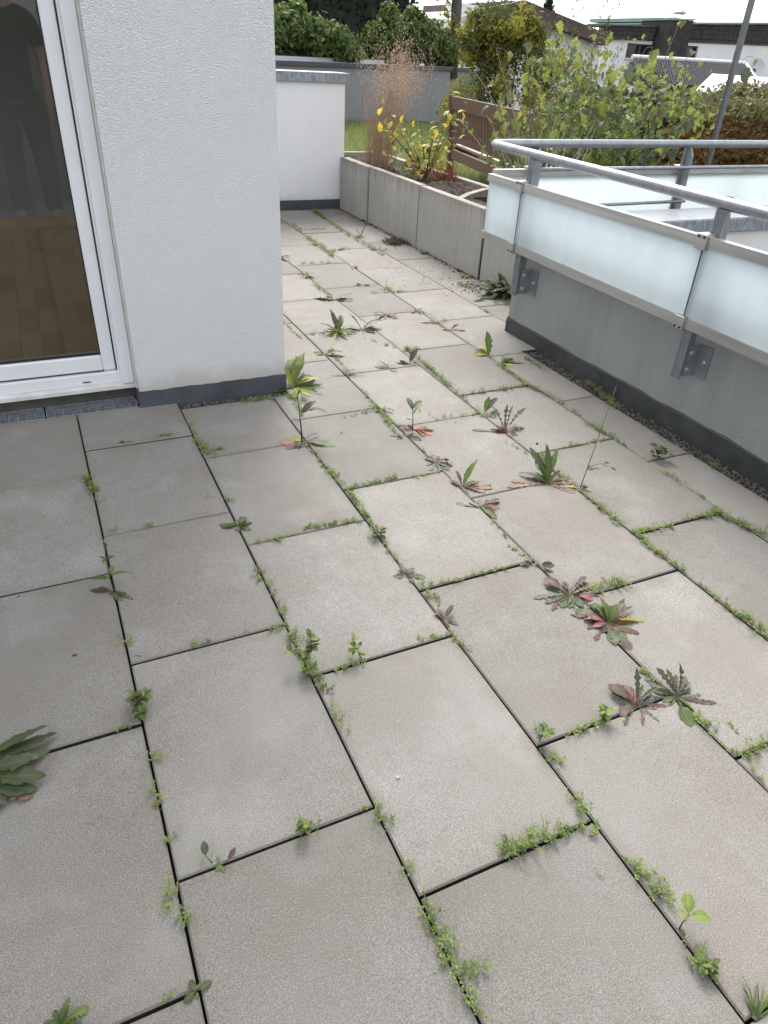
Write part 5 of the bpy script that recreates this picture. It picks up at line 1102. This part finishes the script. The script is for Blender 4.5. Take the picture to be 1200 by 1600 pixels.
def sprig(label, pos, s, h, n=9, ln=13, col='blg', kd='wavy', name='weed_sprig'):
    t = weed(name, label, pos, s, [])
    for j in range(n // 3):
        lx, ly = random.uniform(-.4, .4) * h, random.uniform(-.2, .3) * h; hh = h * random.uniform(.55, 1)
        P = stalk(t, pos, s, [(0, 0, 0), (lx * .35, ly * .3, hh * .45), (lx, ly, hh)], .0014, 'weed_green', [(random.uniform(.8, 2), random.uniform(0, 360), random.uniform(0, 50), ln * random.uniform(.6, 1.2), .55, kd, random.choice(col), .5) for _ in range(5)] + [(1.97, a_ + random.uniform(-20, 20), random.uniform(20, 50), ln * random.uniform(.8, 1.2), .55, kd, random.choice(col), .5) for a_ in (0, 120, 240)])
    return t
sprig('fresh light green sprig at the T-junction left of the red-stemmed dandelion', (0.834,0.807),0.00149, 34, 7, 15)
sprig('light green sprig standing alone on the cross joint right of the tall green sprig', (0.554,1.208),0.00167, 34, 8, 14)
sprig('tallest leafy light green sprig, on the second joint from the left', (0.406,1.238),0.00164, 52, 13, 16)
sprig('leafy light green sprig lower on the same joint, left of the big sprig', (0.401,1.193),0.00161, 26, 9, 14)
sprig('fresh bright green sprig with narrow leaves on the leftmost joint', (0.002,1.258),0.00152, 30, 15, 15, 'bbg', 'oval')
sprig('small bright green sprig at the foot of the narrow-leaved one on the leftmost joint', (0.005,1.219),0.00149, 18, 9, 13, 'bbg', 'oval')
sprig('light green sprig sprawling over the cross joint at the bottom, left of the centre', (0.257,0.801),0.00129, 30, 9, 12)
sprig('light green sprig with fine leaves just left of the red-stemmed dandelion', (1.013,0.800),0.00155, 24, 9, 14, 'lbl')
sprig('small round-leaved plant on the short cross joint near the gravel strip', (2.103,1.786),0.00259, 22, 9, 15, 'bgg', 'round')
sprig('rounded dark green tuft where the third joint meets the cross joint', (0.816,1.697),0.00209, 14, 9, 14, 'ggd', 'round')
sprig('bushy light green sprig in the bottom right area of the joint, below the three-leaved seedling', (0.812,0.280),0.00112, 24, 12, 16)
weed('round_leaf_rosette', 'rosette of rounded fresh green leaves on the second joint before the pillar', (0.412,1.913),0.00210, [(185, 12, 32, .5, 'oval', 'g', .4), (205, 10, 28, .5, 'oval', 'g', .4), (60, 30, 24, .6, 'oval', 'd', .4), (20, 16, 26, .55, 'oval', 'g', .4), (-25, 12, 28, .5, 'oval', 'g', .5), (100, 35, 18, .55, 'oval', 'b', .4), (-80, 12, 18, .5, 'oval', 'g', .4)])
q = (0.003,1.710),0.00183
t = weed('tall_weed', 'tall green-budded weed with a purple leaf lying left, on the leftmost joint', *q, [(172, 8, 38, .40, 'oval', 'p', .3), (-20, 14, 40, .36, 'wavy', 'd', .6), (-45, 10, 30, .5, 'oval', 'g', .4), (250, 20, 12, .4, 'oval', 'r', .4)])
stalk(t, *q, [(0, 0, 0), (-3, 1, 26), (-4, 2, 62), (-1, 3, 92)], .0022, 'leaf_purple', [(1.1, 20, 35, 34, .4, 'wavy', 'b', 1.1), (1.0, 185, 8, 34, .4, 'wavy', 'g', .5), (1.15, 80, 40, 18, .5, 'oval', 'b', .5), (2.0, 20, 30, 13, .5, 'oval', 'g', .5), (2.0, 160, 25, 13, .5, 'oval', 'g', .5), (2.05, 270, 20, 12, .5, 'oval', 'b', .5), (2.6, 60, 60, 11, .6, 'oval', 'g', .2), (2.95, 70, 75, 9, .7, 'oval', 'l', .2)])
q = (0.085,0.800),0.00123
t = weed('two_leaf_seedling', 'seedling with one green and one reddish leaf on the lower left cross joint', *q, [(120, 30, 10, .6, 'oval', 'b', .4), (-60, 16, 15, .6, 'oval', 'b', .4), (-110, 12, 14, .6, 'oval', 'b', .4), (30, 24, 12, .6, 'oval', 'b', .4)])
stalk(t, *q, [(-12, 3, 0), (-16, 4, 6), (-21, 5, 13)], .0012, 'leaf_purple', [(1.95, 120, 40, 24, .55, 'oval', 'd', .4)])
stalk(t, *q, [(4, 0, 0), (8, 2, 5), (12, 3, 9)], .0012, 'leaf_red', [(1.95, 48, 34, 22, .42, 'oval', 'r', .3)])
weed('four_leaf_seedling', 'seedling with four glossy green leaves at the bottom left, where two joints meet', (0.000,0.599),0.00107, [(135, 22, 22, .62, 'oval', 'g', .4), (30, 18, 26, .55, 'oval', 'g', .4), (235, 16, 24, .6, 'oval', 'g', .4), (300, 30, 10, .6, 'oval', 'b', .4), (80, 30, 12, .6, 'oval', 'b', .3)])
weed('leafy_weed', 'bright green lobed leaves at the bottom edge, left corner', (-0.208,0.634),0.00102, ros(10, 24, 44, 25, 60, .6, 'lobed', 'bbg', .6) + ros(5, 20, 34, 55, 80, .6, 'lobed', 'bgl', .4))
q = (0.840,0.193),0.00107
t = weed('grass_tuft', 'tuft of green grass blades at the bottom right corner', *q, [(60 + random.uniform(-50, 40), random.uniform(25, 65), random.uniform(34, 62), .07, 'blade', random.choice('gbd'), random.uniform(.4, 1.0)) for _ in range(16)])
weed('broadleaf_weed', 'green clump half hidden behind the right edge of the pillar, furthest from the viewer', (1.609,5.240),0.00478, ros(7, 16, 26, 30, 65, .4, 'wavy', 'gdg', .5))
weed('dandelion', 'small yellow-green rosette on the far joint beyond the dark green flat weed', (1.639,4.722),0.00444, ros(9, 10, 18, 20, 55, .35, 'wavy', 'geg', .5) + [(-30, 10, 14, .4, 'oval', 'n', .3)])
weed('broadleaf_weed', 'grey-green rosette in the far joint left of the thin spiky weed', (2.034,5.584),0.00516, ros(9, 8, 16, 15, 55, .4, 'wavy', 'gye', .5))
weed('broadleaf_weed', 'dark green tuft in the corner where the far joint meets the white end wall', (2.477,6.798),0.00614, ros(8, 6, 12, 20, 60, .45, 'wavy', 'gde', .5))
weed('spiky_weed', 'thin spiky weed with two long stalks near the spilled soil heap', (2.482,5.770),0.00544, ros(6, 9, 16, 10, 50, .35, 'wavy', 'gyd', .5) + [(65, 60, 24, .12, 'blade', 'd', .2), (130, 55, 18, .12, 'blade', 'd', .2)])
weed('broadleaf_weed', 'bright lime leaf beside grey withered leaves below the spilled soil heap', (2.450,5.313),0.00511, [(178, 14, 16, .5, 'wavy', 'l', .3), (160, 30, 14, .5, 'wavy', 'e', .3), (5, 10, 20, .25, 'lobed', 'y', .3), (30, 20, 16, .3, 'lobed', 'y', .3), (-30, 10, 14, .3, 'lobed', 'y', .3), (90, 40, 10, .4, 'wavy', 'g', .3)])
weed('red_seedling', 'tiny rust-red weed on the third far joint', (2.058,4.864),0.00468, ros(6, 7, 13, 15, 50, .45, 'wavy', 'rno', .6))
weed('red_seedling', 'brown withered weed strung along the far cross joint', (1.920,4.420),0.00432, [(170, 20, 16, .5, 'wavy', 'n', .6), (150, 40, 12, .5, 'wavy', 'n', .6), (5, 12, 20, .3, 'lobed', 'e', .3), (20, 14, 14, .4, 'lobed', 'n', .3), (-10, 8, 16, .3, 'oval', 'n', .3)])
weed('broadleaf_weed', 'pale green weed with drooping leaf at the crossing beyond the red rosette', (2.054,4.306),0.00429, ros(7, 9, 18, 12, 45, .4, 'wavy', 'geg', .5) + [(90, 75, 16, .1, 'blade', 'e', .2)])
weed('broadleaf_weed', 'pale green weed at the planter foot by the wall joint', (2.766,5.133),0.00510, ros(7, 7, 13, 15, 50, .5, 'wavy', 'gey', .5))
weed('broadleaf_weed', 'low green weed at the planter foot, nearest to the green heap', (2.737,4.424),0.00460, ros(8, 8, 15, 12, 45, .5, 'wavy', 'geg', .5))
weed('broadleaf_weed', 'small green weed at the far planter foot by the first panel joint', (2.785,6.409),0.00597, ros(7, 6, 11, 20, 55, .5, 'wavy', 'gdg', .5))

# heaps of pulled weeds lying on the slabs
hp = thing('pulled_weed_heap', (*(2.702,3.962), 0), 'heap of pulled dark green leaves lying against the planter beside the balustrade post', 'weed heap')
hc = Vector((*(2.715,3.959), .01))
for i in range(64):
    a = random.uniform(120, 260) if random.random() < .7 else random.uniform(0, 360); L = random.uniform(.08, .17)
    leafpart(hp, hc + Vector((random.gauss(.02, .045), random.gauss(0, .05), random.uniform(0, .045))), A(a), R(random.uniform(-12, 34)), L, L * .30, random.choice(('wavy', 'lobed')), random.choice(('leaf_dark', 'leaf_dark', 'leaf_green', 'leaf_grey')), random.uniform(.2, .7))
for i in range(5): leafpart(hp, hc + Vector((.06, .02, .01)), A(random.uniform(75, 115)), R(random.uniform(45, 65)), random.uniform(.11, .15), .045, 'wavy', 'leaf_dark', .3)
hp2 = thing('pulled_weed', (*(-0.288,1.167), 0), 'large wilted dark green leaves lying on the slab at the left edge', 'weed heap')
c0 = Vector((*(-0.321,1.180), .012))
for (az, el, L, wd, kd, cm, dx, dy, dz) in [(38, 9, .155, .046, 'wavy', 'leaf_dark', 0, .01, .012), (44, 16, .15, .030, 'wavy', 'leaf_dark', -.01, .015, .018), (30, 6, .13, .036, 'wavy', 'leaf_dark', .0, .0, .010), (20, 10, .10, .04, 'wavy', 'leaf_grey', .01, .0, .012), (4, 8, .125, .055, 'wavy', 'leaf_dark', .0, -.02, .014), (-8, 5, .11, .05, 'wavy', 'leaf_dark', .0, -.03, .006), (-14, 3, .10, .05, 'lobed', 'leaf_brown', .01, -.03, .002), (-28, 8, .09, .055, 'oval', 'leaf_dark', -.02, -.03, .008), (-45, 8, .08, .05, 'oval', 'leaf_grey', -.02, -.035, .004), (50, 4, .11, .03, 'lobed', 'leaf_dark', -.02, .03, .006), (12, 16, .09, .04, 'wavy', 'leaf_dark', .01, -.01, .022)]:
    leafpart(hp2, c0 + Vector((dx, dy, dz)), A(az), R(el), L, wd * .95, kd, cm, .35, .2)

# fallen autumn leaves
for (p, cm, L, lab) in [((2.018,6.438), 'leaf_orange', .075, 'orange fallen leaf at the pillar edge near the white end wall'), ((2.564,6.450), 'leaf_yellow', .06, 'pale yellow fallen leaf on the last slab before the white end wall'), ((2.706,6.727), 'leaf_brown', .05, 'brown fallen leaf in the corner of white wall and planter'), ((0.990,2.427), 'leaf_magenta', .016, 'tiny dark red leaf scrap on the slab right of the stalked weed')]:
    t = thing('fallen_leaf', (*p, .004), lab, 'leaf'); leafpart(t, (p[0], p[1], .006), random.uniform(0, 6.28), .25, L, L * .6, 'oval', cm, .9, .35, name='blade')
def bit(p, name, mat, label, l, w_, a):
    mb = MB(); c_ = math.cos(A(a)) * l / 2; s_ = math.sin(A(a)) * l / 2
    mb.tube([(p[0] - c_, p[1] - s_, .002), (p[0], p[1], .004), (p[0] + c_, p[1] + s_, .003)], [w_ * .3, w_, w_ * .4], 5); tag(mb.build(name, mat), label, 'debris')
bit((-0.121,1.486), 'dark_shred', 'chip_dark', 'small dark shred lying on the left slab', .014, .0022, 25)
bit((-0.244,1.783), 'dark_shred', 'chip_dark', 'small dark shred at the cross joint on the left edge', .010, .0018, 70)
bit((0.756,0.491), 'twig', 'twig', 'short dark twig lying on the slab in the lower right part', .022, .001, -40)
bit((0.363,2.125), 'twig', 'twig', 'small brown scrap on the slab in front of the pillar', .016, .002, 0)
bit((1.708,2.066), 'pebble', 'chip_dark', 'small black pebble on the slab above the largest dandelion', .010, .005, 0)
bit((-0.130,0.983), 'twig', 'twig', 'tiny dark twig on the lower left slab', .010, .0012, 20)
bit((0.025,1.425), 'twig', 'twig', 'thin curved root lying across the leftmost joint', .028, .0012, 0)
tag(MB().prism([(-.004, -.003), (.004, -.003), (.003, .004), (-.002, .004)], 'z', .001, .003).build('white_chip', 'chip_white'), 'tiny white chip on the slab below the centre', 'debris').location = (*(0.487,0.845), .001)

# chickweed and small seedlings filling the joints: nobody could count them
V = []; F = []
def tuft(x, y, h, n, ls):
    for k in range(max(1, n)):
        a = random.uniform(0, 6.28); lean = random.uniform(.2, 1.1); tx, ty = x + math.cos(a) * h * lean, y + math.sin(a) * h * lean; tz = h * random.uniform(.35, 1.1)
        b = len(V); e = .0007; V.extend([(x - e, y, 0), (x + e, y, 0), (tx + e, ty, tz), (tx - e, ty, tz)]); F.append((b, b + 1, b + 2, b + 3))
        for j in range(random.randint(4, 8)):
            f = random.uniform(.35, 1.05); px, py, pz = x + (tx - x) * f + random.gauss(0, .002), y + (ty - y) * f + random.gauss(0, .002), max(.003, tz * f + random.gauss(0, .002))
            q = random.uniform(0, 6.28); l = ls * random.uniform(.7, 1.5); wv = l * .36; el = random.uniform(-.2, .8)
            dx, dy, dz = math.cos(q) * math.cos(el) * l, math.sin(q) * math.cos(el) * l, math.sin(el) * l; sx, sy = -math.sin(q) * wv, math.cos(q) * wv; b = len(V)
            V.extend([(px, py, pz), (px + dx * .55 + sx, py + dy * .55 + sy, pz + dz * .5 + .0006), (px + dx, py + dy, pz + dz), (px + dx * .55 - sx, py + dy * .55 - sy, pz + dz * .5 + .0006)]); F.append((b, b + 1, b + 2, b + 3))
SEG = [  # start, end, tufts per metre, height, spread
    ((1.677,3.256), (1.651,2.624), 300, .017, .007), ((1.669,3.208), (1.777,3.225), 200, .012, .006), ((1.657,2.599), (1.938,2.592), 220, .016, .006), ((1.654,2.623), (1.643,2.441), 60, .012, .004), ((1.617,2.414), (1.642,2.357), 260, .014, .006),
    ((2.037,2.899), (2.024,2.621), 260, .014, .007), ((2.008,2.626), (2.071,2.414), 300, .016, .008), ((1.936,2.601), (2.033,2.601), 160, .012, .005), ((2.062,2.402), (2.059,2.194), 100, .011, .005), ((2.038,2.154), (2.056,2.005), 330, .018, .010), ((1.796,2.005), (2.046,1.996), 130, .010, .004), ((2.056,2.017), (2.053,1.920), 160, .012, .005),
    ((1.452,2.422), (1.612,2.395), 120, .010, .004), ((2.124,3.580), (2.110,3.634), 60, .01, .004), ((2.441,3.775), (2.451,3.638), 120, .010, .004), ((2.179,4.210), (1.911,4.237), 140, .010, .004),
    ((2.056,1.693), (2.055,1.595), 200, .013, .007), ((2.053,1.571), (2.055,1.492), 120, .013, .006), ((2.013,1.406), (2.064,1.225), 620, .020, .008), ((1.867,1.404), (2.015,1.392), 320, .016, .006), ((1.635,1.412), (1.801,1.390), 300, .016, .007), ((1.645,1.424), (1.645,1.344), 220, .014, .006),
    ((1.636,1.637), (1.634,1.453), 280, .015, .008), ((1.632,1.361), (1.645,1.182), 420, .016, .007), ((1.305,1.203), (1.428,1.204), 420, .020, .010), ((1.646,1.705), (1.636,1.637), 140, .012, .005), ((1.645,1.144), (1.638,0.949), 190, .011, .004), ((1.645,0.955), (1.648,0.845), 620, .020, .009), ((1.301,0.672), (1.287,0.636), 80, .01, .004),
    ((1.856,1.978), (1.854,2.039), 80, .01, .005), ((1.639,1.844), (1.654,1.717), 160, .013, .007), ((1.595,2.129), (1.627,1.990), 60, .009, .003), ((1.564,2.364), (1.486,2.357), 40, .008, .003),
    ((0.815,2.374), (0.812,2.184), 120, .011, .006), ((0.816,2.193), (0.832,2.037), 260, .014, .009), ((0.836,2.016), (0.830,1.739), 420, .011, .004), ((0.844,2.004), (1.048,2.017), 330, .013, .005), ((1.084,1.994), (1.216,1.997), 110, .009, .004), ((0.609,1.823), (0.800,1.799), 420, .011, .004), ((0.446,1.799), (0.524,1.792), 260, .013, .006), ((0.524,1.792), (0.601,1.802), 90, .009, .003), ((0.819,1.704), (0.826,1.471), 90, .009, .004),
    ((0.832,1.419), (0.853,1.309), 260, .013, .008), ((0.855,1.410), (0.997,1.398), 130, .010, .004), ((1.000,1.403), (1.210,1.391), 110, .010, .004), ((0.816,1.198), (0.838,1.085), 130, .011, .004), ((0.727,1.212), (0.819,1.202), 150, .011, .005), ((0.519,1.193), (0.616,1.199), 60, .010, .004), ((0.468,1.189), (0.541,1.194), 200, .012, .006), ((1.194,1.508), (1.218,1.395), 110, .010, .005), ((1.221,1.650), (1.219,1.545), 90, .010, .005),
    ((0.415,2.544), (0.448,2.388), 300, .015, .012), ((0.422,2.724), (0.420,2.542), 120, .010, .006), ((0.420,2.452), (0.499,2.446), 260, .013, .008), ((0.288,2.635), (0.353,2.636), 260, .014, .006), ((0.135,2.625), (0.179,2.627), 200, .008, .004), ((0.411,2.089), (0.442,2.069), 160, .010, .005), ((0.395,1.670), (0.418,1.549), 220, .014, .010), ((0.418,1.549), (0.414,1.446), 130, .012, .008), ((0.363,1.396), (0.410,1.402), 240, .015, .008), ((0.415,1.362), (0.426,1.206), 300, .018, .009), ((0.423,1.207), (0.427,1.126), 230, .014, .008), ((0.419,1.096), (0.431,0.989), 170, .013, .008), ((0.307,1.419), (0.325,1.420), 120, .009, .004), ((0.160,1.411), (0.213,1.408), 160, .012, .005),
    ((-0.013,2.407), (0.009,2.260), 380, .016, .009), ((0.005,2.261), (0.014,2.193), 160, .012, .006), ((0.014,2.023), (0.062,2.021), 140, .012, .005), ((0.131,2.018), (0.172,2.019), 160, .010, .004), ((-0.001,1.528), (0.010,1.471), 200, .012, .008), ((0.009,1.105), (0.015,1.076), 260, .014, .005), ((-0.003,1.014), (0.002,0.968), 200, .013, .007), ((0.001,0.903), (0.005,0.886), 200, .010, .004), ((-0.020,0.787), (-0.005,0.761), 420, .020, .012), ((-0.003,0.771), (0.009,0.712), 210, .015, .008), ((-0.057,1.208), (-0.016,1.199), 130, .011, .005), ((-0.054,0.610), (-0.041,0.608), 160, .010, .004),
    ((0.231,0.804), (0.290,0.798), 160, .014, .008), ((0.378,0.806), (0.398,0.802), 160, .010, .004), ((0.414,0.796), (0.414,0.736), 190, .015, .008), ((0.418,0.668), (0.419,0.633), 190, .016, .006), ((0.405,0.580), (0.414,0.508), 330, .018, .010), ((0.410,0.513), (0.420,0.427), 400, .024, .013), ((0.440,0.451), (0.450,0.425), 420, .026, .016), ((0.412,0.425), (0.420,0.375), 230, .018, .010), ((0.604,0.604), (0.671,0.601), 620, .026, .010), ((0.662,0.599), (0.734,0.595), 520, .022, .010), ((0.734,0.595), (0.799,0.590), 200, .013, .006), ((0.817,0.655), (0.809,0.570), 300, .019, .013), ((0.834,0.492), (0.838,0.441), 430, .020, .008), ((0.835,0.456), (0.847,0.391), 380, .020, .011), ((0.820,0.334), (0.820,0.299), 190, .014, .007), ((0.818,0.305), (0.821,0.259), 430, .018, .007),
    ((0.847,0.817), (0.848,0.837), 160, .011, .006), ((0.825,0.783), (0.841,0.734), 240, .013, .008), ((0.894,0.794), (1.016,0.793), 210, .014, .005), ((1.220,0.899), (1.228,0.824), 220, .009, .004), ((1.242,0.718), (1.236,0.661), 360, .016, .007), ((1.226,0.661), (1.240,0.587), 180, .012, .005), ((1.251,0.588), (1.356,0.588), 430, .020, .007), ((1.246,0.575), (1.238,0.505), 120, .010, .004),
    ((2.077,6.399), (2.059,6.083), 190, .020, .010), ((2.031,5.840), (2.024,5.631), 320, .030, .014), ((2.026,5.519), (2.007,5.185), 300, .030, .012), ((2.019,5.326), (2.237,5.427), 260, .016, .010), ((2.478,6.925), (2.449,6.530), 320, .024, .014), ((2.449,6.413), (2.415,6.011), 230, .022, .012), ((2.404,5.911), (2.416,5.454), 160, .024, .012), ((2.102,6.126), (2.313,6.136), 160, .012, .008), ((1.709,5.062), (1.998,5.030), 140, .016, .008), ((2.416,5.454), (2.412,5.131), 200, .014, .010), ((1.612,4.517), (1.627,4.256), 200, .016, .010), ((1.285,3.357), (1.249,3.000), 130, .012, .008), ((1.233,2.801), (1.192,2.301), 150, .012, .007), ((1.218,2.620), (1.217,2.417), 240, .014, .010), ((0.996,2.559), (1.183,2.576), 90, .012, .005), ((0.905,2.895), (0.890,2.628), 200, .014, .008), ((1.187,3.878), (1.188,3.540), 90, .010, .006), ((1.204,3.589), (1.364,3.595), 110, .012, .007), ((1.509,3.497), (1.628,3.250), 60, .010, .006), ((1.394,2.525), (1.428,2.377), 60, .008, .005), ((0.840,2.122), (0.821,2.207), 60, .010, .006), ((1.229,2.171), (1.240,2.083), 120, .010, .006),
    ((2.345,2.532), (2.270,2.228), 420, .017, .014), ((2.375,2.051), (2.369,1.946), 260, .014, .012), ((2.271,1.670), (2.289,1.556), 260, .012, .014), ((0.678,2.852), (0.861,2.834), 260, .013, .009), ((0.887,2.840), (0.946,2.762), 520, .022, .018), ((2.230,2.914), (2.216,2.731), 160, .012, .010),
    ((2.379,7.634), (2.811,6.836), 0, .01, .01)]
for (a, b, dn, h, sp) in SEG:
    ax_, ay_ = a; bx_, by_ = b; L = math.hypot(bx_ - ax_, by_ - ay_); n = int(L * dn * 1.05); dxn, dyn = (bx_ - ax_) / L, (by_ - ay_) / L
    for i in range(n):
        f = random.random(); o_ = random.gauss(0, sp * .75); f2 = f + random.gauss(0, .01)
        clump = .55 + .45 * math.sin(f * 23 + ax_ * 31) * math.sin(f * 57 + ay_ * 17)
        if random.random() > clump + .25: continue
        tuft(ax_ + (bx_ - ax_) * f2 - dyn * o_, ay_ + (by_ - ay_) * f2 + dxn * o_, h * random.uniform(.55, 1.5) * (.6 + .7 * clump), random.randint(1, 2), .0050)
tag(raw('joint_weeds', V, F, 'weed_green'), 'small light green chickweed and seedlings filling the joints between the slabs', 'ground cover', None, 'stuff')
# thin moss lining in parts of the joints
V = []; F = []
for (a, b, dn, h, sp) in SEG:
    L = math.hypot(b[0] - a[0], b[1] - a[1]); n = int(L * 40)
    for i in range(n):
        f = random.random(); x = a[0] + (b[0] - a[0]) * f; y = a[1] + (b[1] - a[1]) * f
        b_ = len(V); r = random.uniform(.002, .0042)
        for k in range(6): V.append((x + math.cos(k * 1.047) * r, y + math.sin(k * 1.047) * r, -.008))
        V.append((x, y, -.001)); F += [(b_ + k, b_ + (k + 1) % 6, b_ + 6) for k in range(6)]
tag(raw('joint_moss', V, F, 'moss'), 'thin green moss lining the slab joints', 'moss', None, 'stuff')

# ------------------------------------------------------------------ the photographer, who shows as a reflection in the door glass
def skin(name, verts, edges, mat, parent, sub=2):
    me = bpy.data.meshes.new(name); me.from_pydata([v[:3] for v in verts], edges, []); me.update()
    o = bpy.data.objects.new(name, me); COL.objects.link(o); me.materials.append(MATS[mat])
    md = o.modifiers.new('skin', 'SKIN'); md.use_smooth_shade = True
    for i, v in enumerate(verts):
        r = v[3] if isinstance(v[3], tuple) else (v[3], v[3]); me.skin_vertices[0].data[i].radius = r
    me.skin_vertices[0].data[0].use_root = True
    s = o.modifiers.new('sub', 'SUBSURF'); s.levels = sub; s.render_levels = sub
    o.parent = parent; return o
pr = thing('person', (.05, -.70, 0), 'person in dark green shirt and grey trousers, reflected in the door glass', 'person')
body = [(0, 0, .92, (.07, .06)), (0, .01, 1.10, (.07, .06)), (0, .01, 1.30, (.10, .07)), (0, 0, 1.44, (.10, .075)), (0, .01, 1.53, .055), (0, .03, 1.60, (.075, .085)), (0, .03, 1.70, (.078, .095)), (0, .02, 1.77, .05),
        (.18, 0, 1.41, .058), (.235, -.02, 1.16, .042), (.225, .06, .92, .032), (.222, .09, .83, .035), (-.18, 0, 1.41, .058), (-.21, .14, 1.20, .042), (-.10, .36, 1.28, .030), (-.075, .44, 1.31, .030),
        (.10, 0, .86, (.092, .10)), (.115, .02, .50, .062), (.125, -.01, .10, .042), (.135, .12, .045, (.042, .036)), (-.10, 0, .86, (.092, .10)), (-.115, .02, .50, .062), (-.13, -.01, .10, .042), (-.14, .12, .045, (.042, .036))]
ed = [(0, 1), (1, 2), (2, 3), (3, 4), (4, 5), (5, 6), (6, 7), (3, 8), (8, 9), (9, 10), (10, 11), (3, 12), (12, 13), (13, 14), (14, 15), (0, 16), (16, 17), (17, 18), (18, 19), (0, 20), (20, 21), (21, 22), (22, 23)]
skin('body', body, ed, 'skin', pr)
up = [(0, 0, .74, (.150, .118)), (0, 0, .90, (.156, .122)), (0, .01, 1.10, (.148, .112)), (0, .01, 1.30, (.172, .118)), (0, 0, 1.45, (.105, .085)), (.18, 0, 1.41, .075), (.225, -.015, 1.22, .066), (-.18, 0, 1.41, .075), (-.20, .10, 1.26, .064)]
skin('shirt', up, [(0, 1), (1, 2), (2, 3), (3, 4), (4, 5), (5, 6), (4, 7), (7, 8)], 'shirt', pr)
lo = [(0, 0, 1.0, (.14, .110)), (.10, 0, .84, (.112, .12)), (.115, .02, .50, .086), (.125, -.01, .05, .072), (-.10, 0, .84, (.112, .12)), (-.115, .02, .50, .086), (-.13, -.01, .05, .072)]
skin('trousers', lo, [(0, 1), (1, 2), (2, 3), (0, 4), (4, 5), (5, 6)], 'trousers', pr)
for sg in (1, -1): skin('shoe', [(.13 * sg, -.05, .05, (.052, .048)), (.134 * sg, .07, .045, (.054, .044)), (.142 * sg, .19, .035, (.050, .033))], [(0, 1), (1, 2)], 'shoe', pr)
for bx_, by_, bz_, dirs in ((.222, .09, .80, -1), (-.072, .47, 1.315, 1)):
    for k in range(5):
        ox = (k - 2) * .014; ln_ = [.05, .07, .078, .072, .055][k]
        if dirs < 0: pts = [(bx_, by_ + ox * .9, bz_ + .03, .011), (bx_, by_ + ox * 1.1, bz_ - .02, .0095), (bx_ - .012, by_ + ox * 1.15, bz_ - .02 - ln_ * .5, .009), (bx_ - .028, by_ + ox * 1.1, bz_ - .02 - ln_ * .85, .0075)]
        else: pts = [(bx_, by_ - .03, bz_ + ox, .011), (bx_ + .008, by_ + .01, bz_ + ox * 1.2, .0095), (bx_ + .03, by_ + .03, bz_ + ox * 1.25, .009), (bx_ + .05, by_ + .022, bz_ + ox * 1.2, .0075)]
        skin('finger', pts, [(0, 1), (1, 2), (2, 3)], 'skin', pr, 1)
skin('hair', [(0, .0, 1.73, (.085, .10)), (0, -.03, 1.66, (.080, .07)), (0, .02, 1.79, .055)], [(0, 1), (0, 2)], 'hair', pr)
gl_ = thing('glove', (.26, -.6, .70), 'dark gloves held in the hand of the reflected person', 'glove')
skin('glove_leather', [(.265, -.60, .80, (.03, .045)), (.27, -.60, .72, (.028, .055)), (.275, -.595, .65, (.02, .045)), (.285, -.56, .66, (.015, .03)), (.27, -.64, .62, (.014, .022))], [(0, 1), (1, 2), (1, 3), (2, 4)], 'glove_black', gl_)
